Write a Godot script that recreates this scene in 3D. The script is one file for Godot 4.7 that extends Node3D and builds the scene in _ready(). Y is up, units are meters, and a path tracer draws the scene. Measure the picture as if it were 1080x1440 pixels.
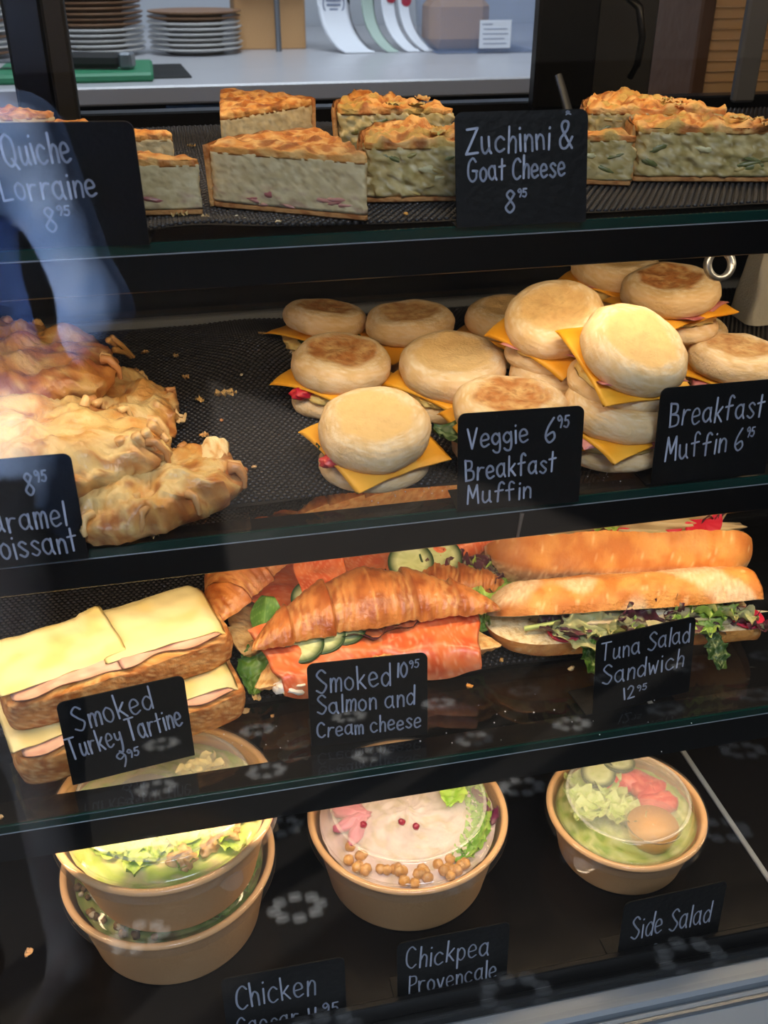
extends Node3D
# A refrigerated bakery case seen through its leaning front glass: four tiers of food with hand-lettered cards.

const F_PX := 1366.0
const CAM := Vector3(0, 1.17, 0)
var cam_basis: Basis
var taken := {}
var nz := FastNoiseLite.new()
var rng := RandomNumberGenerator.new()
var M := {}

# shelf tops: y of the glass, y of what stands on the mat
const Y1 := 0.990
const Y2 := 0.781
const Y3 := 0.582
const Y4 := 0.363
const ON := 0.0048

func _ready():
	cam_basis = Basis(Vector3.UP, deg_to_rad(-12.25)) * Basis(Vector3.RIGHT, deg_to_rad(-30.27)) * Basis(Vector3.BACK, deg_to_rad(0.08))
	var cam := Camera3D.new()
	cam.name = "camera"
	cam.fov = rad_to_deg(2.0 * atan(720.0 / F_PX))
	cam.near = 0.02
	cam.transform = Transform3D(cam_basis, CAM)
	var lens := CameraAttributesPhysical.new()
	lens.frustum_focal_length = 12.0 * F_PX / 720.0
	lens.frustum_focus_distance = 0.86
	lens.frustum_near = 0.02
	lens.frustum_far = 60.0
	lens.exposure_aperture = 6.3
	cam.attributes = lens
	add_child(cam)
	cam.current = true
	var env := Environment.new()
	var sky := ProceduralSkyMaterial.new()
	sky.sky_top_color = Color(0.50, 0.62, 0.82)
	sky.sky_horizon_color = Color(0.80, 0.86, 0.94)
	sky.ground_bottom_color = Color(0.36, 0.36, 0.36)
	sky.ground_horizon_color = Color(0.60, 0.62, 0.64)
	sky.sky_energy_multiplier = 1.0
	env.background_mode = Environment.BG_SKY
	env.sky = Sky.new()
	env.sky.sky_material = sky
	env.tonemap_mode = Environment.TONE_MAPPER_LINEAR
	env.tonemap_exposure = 1.0
	env.sdfgi_enabled = true
	env.ssao_enabled = true
	env.ssil_enabled = true
	var we := WorldEnvironment.new()
	we.name = "world_environment"
	we.environment = env
	add_child(we)
	var sun := DirectionalLight3D.new()
	sun.name = "sun"
	sun.light_energy = 9.0
	sun.light_color = Color(1.0, 0.97, 0.92)
	sun.light_angular_distance = 0.6
	sun.shadow_enabled = true
	add_child(sun)
	sun.look_at_from_position(Vector3.ZERO, Vector3(0.68, -0.33, 0.65), Vector3.UP)
	nz.noise_type = FastNoiseLite.TYPE_SIMPLEX_SMOOTH
	nz.frequency = 1.0
	nz.seed = 7
	nz.fractal_type = FastNoiseLite.FRACTAL_NONE
	rng.seed = 41
	make_materials()
	build_room()
	build_case()
	build_mats()
	build_quiches()
	build_caramel_croissants()
	build_muffins()
	build_tartines()
	build_salmon_croissants()
	build_baguettes()
	build_bowls()
	build_signs()
	build_kitchen()
	build_crumbs()
	build_customer()

# ---------------------------------------------------------------- helpers
func ray(x: float, y: float) -> Vector3:
	return cam_basis * Vector3((x - 540.0) / F_PX, (720.0 - y) / F_PX, -1.0)

func P(x: float, y: float, h: float) -> Vector3:      # where the line of sight through a pixel meets a level
	var d := ray(x, y)
	return CAM + d * ((h - CAM.y) / d.y)

func PZ(x: float, y: float, z: float) -> Vector3:     # where it meets an upright plane parallel to the shelves
	var d := ray(x, y)
	return CAM + d * ((z - CAM.z) / d.z)

func C(hex: String) -> Color:
	return Color(hex).srgb_to_linear()

func N(p: Vector3, f: float, o: float = 0.0) -> float:
	return nz.get_noise_3d(p.x * f + o, p.y * f + o * 1.7, p.z * f - o)

func fbm(p: Vector3, f: float, o: float = 0.0) -> float:
	return N(p, f, o) * 0.6 + N(p, f * 2.3, o + 11.0) * 0.3 + N(p, f * 5.1, o + 23.0) * 0.15

func sm(a: float, b: float, x: float) -> float:
	return smoothstep(a, b, x)

func numbered(called: String) -> String:
	if not taken.has(called):
		taken[called] = 0
		return called
	taken[called] += 1
	return "%s_%03d" % [called, taken[called]]

func thing(called: String, label: String, category: String, at := Vector3.ZERO, basis := Basis.IDENTITY, group := "") -> Node3D:
	var o := Node3D.new()
	o.name = numbered(called)
	add_child(o)
	o.transform = Transform3D(basis, at)
	o.set_meta("label", label)
	o.set_meta("category", category)
	if group != "":
		o.set_meta("group", group)
	return o

func part(called: String, mesh: Mesh, mat: Material, parent: Node, xf := Transform3D.IDENTITY) -> MeshInstance3D:
	var o := MeshInstance3D.new()
	o.name = called
	o.mesh = mesh
	o.material_override = mat
	parent.add_child(o, true)
	o.transform = xf
	return o

func lone(called: String, mesh: Mesh, mat: Material, label: String, category: String, xf := Transform3D.IDENTITY, group := "") -> MeshInstance3D:
	var o := MeshInstance3D.new()
	o.name = numbered(called)
	o.mesh = mesh
	o.material_override = mat
	add_child(o)
	o.transform = xf
	o.set_meta("label", label)
	o.set_meta("category", category)
	if group != "":
		o.set_meta("group", group)
	return o

func struct(called: String, mesh: Mesh, mat: Material, label: String, category: String, xf := Transform3D.IDENTITY) -> MeshInstance3D:
	var o := lone(called, mesh, mat, label, category, xf)
	o.set_meta("kind", "structure")
	return o

func T(p: Vector3, yaw := 0.0, pitch := 0.0, roll := 0.0) -> Transform3D:
	return Transform3D(Basis(Vector3.UP, deg_to_rad(yaw)) * Basis(Vector3.RIGHT, deg_to_rad(pitch)) * Basis(Vector3.BACK, deg_to_rad(roll)), p)

# a closed or open grid of points; v rows, u columns
func loft(nu: int, nv: int, pos: Callable, col: Callable, closed := true, twosided := false) -> ArrayMesh:
	var w := nu if closed else nu + 1
	var vs := PackedVector3Array()
	var cs := PackedColorArray()
	vs.resize(w * (nv + 1))
	cs.resize(w * (nv + 1))
	for j in nv + 1:
		for i in w:
			var u := float(i) / nu
			var v := float(j) / nv
			var p: Vector3 = pos.call(u, v)
			vs[j * w + i] = p
			cs[j * w + i] = col.call(u, v, p)
	var ix := PackedInt32Array()
	for j in nv:
		for i in nu:
			var a := j * w + i
			var b := j * w + (i + 1) % w
			ix.append_array(PackedInt32Array([a, b, b + w, a, b + w, a + w]))
	return finish(vs, cs, ix, not twosided)

func finish(vs: PackedVector3Array, cs: PackedColorArray, ix: PackedInt32Array, fix_side := true) -> ArrayMesh:
	if fix_side:
		var vol := 0.0
		var mid := Vector3.ZERO
		for p in vs:
			mid += p
		mid /= vs.size()
		for k in range(0, ix.size(), 3):
			vol += (vs[ix[k]] - mid).dot((vs[ix[k + 1]] - mid).cross(vs[ix[k + 2]] - mid))
		if vol > 0.0:
			for k in range(0, ix.size(), 3):
				var t := ix[k + 1]
				ix[k + 1] = ix[k + 2]
				ix[k + 2] = t
	# smooth normals (front faces run clockwise)
	var ns := PackedVector3Array()
	ns.resize(vs.size())
	for k in range(0, ix.size(), 3):
		var a := ix[k]
		var b := ix[k + 1]
		var c := ix[k + 2]
		var n := (vs[c] - vs[a]).cross(vs[b] - vs[a])
		ns[a] += n
		ns[b] += n
		ns[c] += n
	for k in ns.size():
		ns[k] = ns[k].normalized() if ns[k].length_squared() > 1e-24 else Vector3.UP
	var arr := []
	arr.resize(Mesh.ARRAY_MAX)
	arr[Mesh.ARRAY_VERTEX] = vs
	arr[Mesh.ARRAY_NORMAL] = ns
	if cs.size() == vs.size():
		arr[Mesh.ARRAY_COLOR] = cs
	arr[Mesh.ARRAY_INDEX] = ix
	var m := ArrayMesh.new()
	m.add_surface_from_arrays(Mesh.PRIMITIVE_TRIANGLES, arr)
	return m

# outline points spread evenly along a closed polygon
func resample(poly: Array, n: int, rounds := 1) -> PackedVector2Array:
	var q := PackedVector2Array()
	for p in poly:
		q.append(p)
	for r in rounds:
		var z := PackedVector2Array()
		for i in q.size():
			var a := q[i]
			var b := q[(i + 1) % q.size()]
			z.append(a.lerp(b, 0.25))
			z.append(a.lerp(b, 0.75))
		q = z
	var total := 0.0
	for i in q.size():
		total += q[i].distance_to(q[(i + 1) % q.size()])
	var out := PackedVector2Array()
	var step := total / n
	var k := 0
	var left := 0.0
	var here := q[0]
	out.append(here)
	var need := step
	while out.size() < n:
		var nxt := q[(k + 1) % q.size()]
		var d := here.distance_to(nxt)
		if d >= need:
			here = here.lerp(nxt, need / maxf(d, 1e-9))
			out.append(here)
			need = step
		else:
			need -= d
			here = nxt
			k += 1
	return out

# a solid over an outline (x, z): rows are Vector3(scale of the outline, y, zone); zone 0 bottom, 1 side, 2 top
func solid(outline: PackedVector2Array, rows: Array, disp: Callable, col: Callable) -> ArrayMesh:
	var n := outline.size()
	var mid := Vector2.ZERO
	for p in outline:
		mid += p
	mid /= n
	var pos := func(u: float, v: float) -> Vector3:
		var i := int(round(u * n)) % n
		var r: Vector3 = rows[int(round(v * (rows.size() - 1)))]
		var q := mid + (outline[i] - mid) * r.x
		var p := Vector3(q.x, r.y, q.y)
		var out := (outline[i] - mid).normalized()
		return p + disp.call(p, r, Vector3(out.x, 0, out.y))
	var cl := func(u: float, v: float, p: Vector3) -> Color:
		return col.call(p, rows[int(round(v * (rows.size() - 1)))])
	return loft(n, rows.size() - 1, pos, cl)

func slab_rows(h: float, cap := 10, side := 8, bevel := 0.02) -> Array:
	var rows := []
	for k in cap:
		rows.append(Vector3(float(k) / cap * (1.0 - bevel) + 0.0005, 0, 0))
	for k in side + 1:
		rows.append(Vector3(1.0, lerpf(0.04, 0.96, float(k) / side) * h, 1))
	for k in cap:
		rows.append(Vector3((1.0 - float(k + 1) / cap) * (1.0 - bevel) + bevel * 0.5 + 0.0005, h, 2))
	rows[cap + side + 1].x = 1.0 - bevel
	return rows

# body turned about y: profile of Vector2(radius, y)
func lathe(profile: Array, seg := 64, col := Color.WHITE, capped := true) -> ArrayMesh:
	var n := profile.size()
	var pos := func(u: float, v: float) -> Vector3:
		var r: Vector2 = profile[int(round(v * (n - 1)))]
		return Vector3(r.x * cos(u * TAU), r.y, r.x * sin(u * TAU))
	return loft(seg, n - 1, pos, func(_u, _v, _p): return col, true, not capped)

# bevelled box standing on its base centre
func box(w: float, h: float, d: float, bev := 0.0015) -> ArrayMesh:
	var st := SurfaceTool.new()
	st.begin(Mesh.PRIMITIVE_TRIANGLES)
	var b := minf(bev, minf(w, minf(h, d)) * 0.3)
	var hs := Vector3(w, h, d) * 0.5
	var ins := hs - Vector3(b, b, b)
	var c := Vector3(0, h * 0.5, 0)
	for ax in 3:
		for s in [-1.0, 1.0]:
			var n := Vector3.ZERO
			n[ax] = s
			var a1 := (ax + 1) % 3
			var a2 := (ax + 2) % 3
			var q := []
			for k in [[-1, -1], [1, -1], [1, 1], [-1, 1]]:
				var p := Vector3.ZERO
				p[ax] = hs[ax] * s
				p[a1] = ins[a1] * k[0]
				p[a2] = ins[a2] * k[1]
				q.append(p + c)
			face(st, q, n)
	for ax in 3:                       # edge bevels
		var a1 := (ax + 1) % 3
		var a2 := (ax + 2) % 3
		for s1 in [-1.0, 1.0]:
			for s2 in [-1.0, 1.0]:
				var n := Vector3.ZERO
				n[a1] = s1
				n[a2] = s2
				var q := []
				for e in [[-1, 0], [1, 0], [1, 1], [-1, 1]]:
					var p := Vector3.ZERO
					p[ax] = ins[ax] * e[0]
					p[a1] = (hs[a1] if e[1] == 0 else ins[a1]) * s1
					p[a2] = (ins[a2] if e[1] == 0 else hs[a2]) * s2
					q.append(p + c)
				face(st, q, n.normalized())
	for sx in [-1.0, 1.0]:
		for sy in [-1.0, 1.0]:
			for sz in [-1.0, 1.0]:
				var g := Vector3(sx, sy, sz)
				face(st, [Vector3(hs.x, ins.y, ins.z) * g + c, Vector3(ins.x, hs.y, ins.z) * g + c, Vector3(ins.x, ins.y, hs.z) * g + c], g.normalized())
	return st.commit()

func face(st: SurfaceTool, q: Array, n: Vector3) -> void:
	var turn: Vector3 = (q[1] - q[0]).cross(q[2] - q[0])
	if turn.dot(n) > 0.0:
		q = q.duplicate()
		q.reverse()
	for k in range(1, q.size() - 1):
		for p in [q[0], q[k], q[k + 1]]:
			st.set_normal(n)
			st.add_vertex(p)

# a round rod along points, radius per end
func tube(pts: Array, r0: float, r1: float, col := Color.WHITE, seg := 10) -> ArrayMesh:
	var n := pts.size()
	var pos := func(u: float, v: float) -> Vector3:
		var k := int(round(v * (n + 1)))
		var i := clampi(k - 1, 0, n - 1)
		var a: Vector3 = pts[maxi(i - 1, 0)]
		var b: Vector3 = pts[mini(i + 1, n - 1)]
		var d := (b - a).normalized()
		var s := d.cross(Vector3.UP if absf(d.y) < 0.9 else Vector3.RIGHT).normalized()
		var t := d.cross(s)
		var r := lerpf(r0, r1, float(i) / maxf(n - 1, 1)) if k > 0 and k < n + 1 else 0.0002
		return pts[i] + (s * cos(u * TAU) + t * sin(u * TAU)) * r
	return loft(seg, n + 1, pos, func(_u, _v, _p): return col)

func blob(r: Vector3, seed_: float, rough: float, col: Callable, nu := 18, nv := 10) -> ArrayMesh:
	var pos := func(u: float, v: float) -> Vector3:
		var th := v * PI
		var d := Vector3(sin(th) * cos(u * TAU), -cos(th), sin(th) * sin(u * TAU))
		return d * r * (1.0 + rough * N(d, 1.6, seed_) + rough * 0.5 * N(d, 4.0, seed_ + 5.0))
	return loft(nu, nv, pos, func(_u, _v, p): return col.call(p))

# a crinkled leaf lying along +x from its stalk
func leaf(l: float, w: float, ruffle: float, seed_: float, c0: Color, c1: Color, nu := 26, nv := 16) -> ArrayMesh:
	var pos := func(u: float, v: float) -> Vector3:
		var s := v * 2.0 - 1.0
		var half := w * 0.5 * pow(sin(PI * clampf(u * 0.92 + 0.06, 0.0, 1.0)), 0.7) * (1.0 + 0.12 * N(Vector3(u * 9.0, s, 0), 1.0, seed_))
		var e := pow(absf(s), 2.0)
		var y := ruffle * e * sin(u * 21.0 + seed_ + s * 2.0) + ruffle * 0.8 * N(Vector3(u * 6.0, s * 3.0, seed_), 1.0, seed_) + 0.15 * w * s * s
		return Vector3(u * l + ruffle * 0.5 * e * cos(u * 17.0 + seed_), y, s * half + ruffle * 0.4 * N(Vector3(u * 12.0, s, 2.0), 1.0, seed_))
	var col := func(u: float, v: float, p: Vector3) -> Color:
		var s := absf(v * 2.0 - 1.0)
		var k := clampf(s * 0.8 + 0.5 * N(p, 90.0, seed_) + (0.3 if s > 0.75 else 0.0), 0.0, 1.0)
		var c := c0.lerp(c1, k)
		if s < 0.06 or absf(fmod(u * 7.0 + s * 1.6, 1.0) - 0.5) < 0.06:
			c = c.lerp(C("c8d69a"), 0.35)
		return c
	return loft(nu, nv, pos, col, false, true)

# a thin sheet (cheese, salmon, ham) of given thickness over a mid-surface function
func sheet(nu: int, nv: int, thick: float, mid: Callable, col: Callable) -> ArrayMesh:
	# columns run across the top, round the edge and back underneath
	var pos := func(u: float, v: float) -> Vector3:
		var a := u * 2.0
		var s := a if a <= 1.0 else 2.0 - a
		var up := 1.0 if a <= 1.0 else -1.0
		var q: Vector3 = mid.call(s, v)
		var du: Vector3 = mid.call(minf(s + 0.02, 1.0), v) - mid.call(maxf(s - 0.02, 0.0), v)
		var dv: Vector3 = mid.call(s, minf(v + 0.02, 1.0)) - mid.call(s, maxf(v - 0.02, 0.0))
		var n := dv.cross(du).normalized()
		var edge := minf(1.0, minf(minf(s, 1.0 - s), minf(v, 1.0 - v)) * 24.0)
		return q + n * up * thick * 0.5 * (0.35 + 0.65 * sqrt(edge))
	return loft(nu * 2, nv, pos, func(u, v, p): return col.call(u * 2.0 if u <= 0.5 else 2.0 - u * 2.0, v, p))

func noise_normal(freq: float, strength: float, seed_: int, kind := FastNoiseLite.TYPE_SIMPLEX_SMOOTH) -> NoiseTexture2D:
	var f := FastNoiseLite.new()
	f.seed = seed_
	f.noise_type = kind
	f.frequency = freq
	f.fractal_octaves = 3
	var t := NoiseTexture2D.new()
	t.width = 256
	t.height = 256
	t.seamless = true
	t.as_normal_map = true
	t.bump_strength = strength
	t.noise = f
	return t

func mat(called: String, color: Color, rough: float, vertex := false, metal := 0.0, spec := 0.5) -> StandardMaterial3D:
	var m := StandardMaterial3D.new()
	m.resource_name = called
	m.albedo_color = color
	m.roughness = rough
	m.metallic = metal
	m.metallic_specular = spec
	m.vertex_color_use_as_albedo = vertex
	M[called] = m
	return m

func grain(m: StandardMaterial3D, tex: Texture2D, scale: float, amount: float) -> void:
	m.uv1_triplanar = true
	m.uv1_scale = Vector3.ONE * scale
	m.normal_enabled = true
	m.normal_texture = tex
	m.normal_scale = amount

func make_materials() -> void:
	var fine := noise_normal(0.05, 6.0, 3)
	var coarse := noise_normal(0.02, 5.0, 4)
	var w := Color.WHITE
	mat("bread", w, 0.75, true, 0.0, 0.35)
	grain(M.bread, fine, 22.0, 0.55)
	mat("baked", w, 0.55, true, 0.0, 0.4)
	grain(M.baked, fine, 18.0, 0.7)
	mat("custard", w, 0.6, true, 0.0, 0.4)
	grain(M.custard, coarse, 26.0, 0.6)
	mat("glazed", w, 0.34, true, 0.0, 0.5)
	grain(M.glazed, fine, 16.0, 0.4)
	mat("moist", w, 0.32, true, 0.0, 0.5)
	grain(M.moist, coarse, 12.0, 0.25)
	mat("cheese", w, 0.42, true, 0.0, 0.45)
	grain(M.cheese, coarse, 10.0, 0.12)
	mat("leaf", w, 0.42, true, 0.0, 0.45)
	M.leaf.backlight_enabled = true
	M.leaf.backlight = Color(0.25, 0.35, 0.12)
	mat("kraft", Color("c79a68"), 0.8)
	grain(M.kraft, fine, 14.0, 0.25)
	mat("dried_sauce", Color("6e6156"), 0.7)
	mat("kraft_brightened", Color("dcb888"), 0.8)  # kraft made paler for the trays, standing in for missing light there
	mat("black_plastic", Color("09090a"), 0.30, false, 0.0, 0.35)
	mat("black_matte", Color("121213"), 0.7)
	mat("black_deck", Color("0f0e0f"), 0.26, false, 0.0, 0.4)
	grain(M.black_deck, coarse, 5.0, 0.06)
	mat("rubber", Color("2a2829"), 0.36)  # nubs paler than their sheet: lit tops put into the colour
	mat("rubber_dark_gaps", Color("0b0a0b"), 0.7)  # same liner darkened: shade between the nubs put into the colour
	mat("chalkboard", Color("08090b"), 0.50, false, 0.0, 0.35)
	grain(M.chalkboard, fine, 10.0, 0.10)
	mat("chalk", Color("b4bccf"), 0.9)
	mat("steel", Color("8d9298"), 0.32, false, 0.85)
	grain(M.steel, fine, 6.0, 0.08)
	mat("galvanised", Color("8f979f"), 0.45, false, 0.3)
	mat("galvanised_dark", Color("55585e"), 0.5, false, 0.2)
	mat("glass_edge", Color("0b2f29"), 0.10)
	mat("pane", Color(1, 1, 1, 0.001), 0.02)
	M.pane.transparency = BaseMaterial3D.TRANSPARENCY_ALPHA
	mat("shelf_pane", Color(0.8, 0.82, 0.82, 0.004), 0.03)
	M.shelf_pane.transparency = BaseMaterial3D.TRANSPARENCY_ALPHA
	mat("clear_plastic", Color(1, 1, 1, 0.03), 0.08)
	M.clear_plastic.transparency = BaseMaterial3D.TRANSPARENCY_ALPHA
	mat("misted_plastic", Color(0.93, 0.93, 0.90, 0.22), 0.35)
	M.misted_plastic.transparency = BaseMaterial3D.TRANSPARENCY_ALPHA
	mat("painted_wall", Color("b9bdc4"), 0.8)
	mat("dark_panel", Color("2a2624"), 0.7)
	mat("ceiling_paint", Color("c9c9c6"), 0.9)
	mat("floor_tile", Color("2b2927"), 0.5)
	mat("pale_inlay", Color("b4b6b8"), 0.5)
	mat("counter_top", Color("b4b4b8"), 0.30)
	mat("white_ceramic", Color("d8d6d2"), 0.25)
	mat("brown_ceramic", Color("8a6547"), 0.35)
	mat("green_board", Color("2f7d57"), 0.5)
	mat("paper", Color("dfe3ea"), 0.8)
	mat("print_blue", Color("76819a"), 0.8)
	mat("red_sticker", Color("a8203a"), 0.6)
	mat("blue_cloth", Color("3b5a86"), 0.85)
	mat("cupboard", Color("1b1c22"), 0.4)
	mat("pale_green", Color("a9bdb2"), 0.7)
	mat("blue_plastic", Color(0.62, 0.70, 0.85, 0.30), 0.3)
	M.blue_plastic.transparency = BaseMaterial3D.TRANSPARENCY_ALPHA
	mat("wood", Color("5a3d29"), 0.6)
	grain(M.wood, coarse, 6.0, 0.3)
	mat("led", Color("fff2dc"), 0.5)
	M.led.emission_enabled = true
	M.led.emission = Color(1.0, 0.86, 0.66)
	M.led.emission_energy_multiplier = 2.0
	mat("added_panel_glow", Color("f2f6ff"), 0.5)  # glow of the added ceiling panels
	M.added_panel_glow.emission_enabled = true
	M.added_panel_glow.emission = Color(0.92, 0.96, 1.0)
	M.added_panel_glow.emission_energy_multiplier = 1.5

# ---------------------------------------------------------------- room
func build_room() -> void:
	struct("floor", box(6.4, 0.1, 7.4), M.floor_tile, "dark grey tiled cafe floor", "floor", T(Vector3(0.4, -0.1, 0.2)))
	var fl := get_node("floor")
	var dot := lathe([Vector2(0.0005, 0), Vector2(0.014, 0), Vector2(0.014, 0.0012), Vector2(0.0005, 0.0012)], 16)
	for iz in 5:
		for ix in 8:
			var mo := Node3D.new()
			mo.name = "tile_motif"
			fl.add_child(mo, true)
			mo.position = Vector3(-0.20 + ix * 0.30, 0.0, 0.18 + iz * 0.42) - fl.position
			for q in 8:
				part("inlay_dot", dot, M.pale_inlay, mo, T(Vector3(cos(q * TAU / 8.0), 0, sin(q * TAU / 8.0)) * 0.045))
	struct("ceiling", box(6.4, 0.1, 7.4), M.ceiling_paint, "plain pale cafe ceiling", "ceiling", T(Vector3(0.4, 2.8, 0.2)))
	struct("wall_back", box(6.4, 2.8, 0.1), M.painted_wall, "pale grey wall behind the work counter", "wall", T(Vector3(0.4, 0, -3.05)))
	struct("wall_left", box(0.1, 2.8, 0.7), M.painted_wall, "pale side wall at the end of the work counter", "wall", T(Vector3(-2.75, 0, -2.65)))
	struct("trim_3", box(0.1, 0.12, 3.4), M.painted_wall, "lintel over the unseen side opening added to let the sun in", "trim", T(Vector3(-2.75, 2.68, -0.6)))  # unseen side opening, added so the sun reaches the customer
	struct("trim_4", box(0.1, 2.8, 2.8), M.dark_panel, "unseen dark side wall between the added sun opening and the shop window", "trim", T(Vector3(-2.75, 0, 2.5)))
	struct("wall_right", box(0.1, 2.8, 7.0), M.dark_panel, "unseen side wall beyond the baguettes, made dark to dim reflections", "wall", T(Vector3(3.55, 0, 0.4)))  # unseen wall, made dark to cut the veil on the front glass
	# unseen street side: dark panelling keeps reflections dim, offset window added for daylight
	struct("wall_front", box(4.5, 2.8, 0.12), M.dark_panel, "unseen wall behind the customer side, made dark to dim reflections", "wall", T(Vector3(1.3, 0, 3.84)))
	struct("trim_1", box(1.75, 0.5, 0.12), M.dark_panel, "dark panel under the unseen shop window added for daylight", "trim", T(Vector3(-1.825, 0, 3.84)))
	struct("trim_2", box(1.75, 0.3, 0.12), M.dark_panel, "dark lintel over the unseen shop window added for daylight", "trim", T(Vector3(-1.825, 2.5, 3.84)))
	# unseen ceiling panel, added to brighten the kitchen side
	var lamp := thing("added_ceiling_panel", "unseen white light panel added on the ceiling over the work counter", "light", Vector3(0.3, 2.74, -1.55))
	part("frame", box(1.3, 0.05, 0.7), M.galvanised, lamp)
	part("diffuser", box(1.2, 0.006, 0.6), M.added_panel_glow, lamp, T(Vector3(0, -0.007, 0)))
	area_light("panel", Vector3(0.3, 2.72, -1.55), Vector3(0.3, 0, -1.55), Vector2(1.2, 0.6), 3.2, Color(0.90, 0.95, 1.0))
	# unseen customer-side ceiling panel, added as fill for the case front
	var lamp2 := thing("added_ceiling_panel", "unseen white light panel added on the ceiling as fill for the case front", "light", Vector3(0.2, 2.74, 1.2))
	part("frame", box(1.3, 0.05, 0.7), M.galvanised, lamp2)
	part("diffuser", box(1.2, 0.006, 0.6), M.added_panel_glow, lamp2, T(Vector3(0, -0.007, 0)))
	area_light("panel", Vector3(0.2, 2.72, 1.2), Vector3(0.2, 0, 1.2), Vector2(1.2, 0.6), 4.6, Color(0.90, 0.95, 1.0))

func area_light(called: String, at: Vector3, aim: Vector3, size: Vector2, energy: float, color: Color) -> void:
	var l := AreaLight3D.new()
	l.name = numbered(called + "_area")
	l.area_size = size
	l.light_energy = energy
	l.light_color = color
	l.area_range = 8.0
	l.shadow_enabled = true
	add_child(l)
	var d := (aim - at).normalized()
	var up := Vector3.BACK if absf(d.y) > 0.95 else Vector3.UP
	l.look_at_from_position(at, aim, up)

# ---------------------------------------------------------------- display case
const CX := 0.25          # middle of the case
const CW := 1.5           # inner width
const FRONT := [-0.70, -0.643, -0.575]
const LEDE := [0.027, 0.026, 0.0315]

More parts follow.
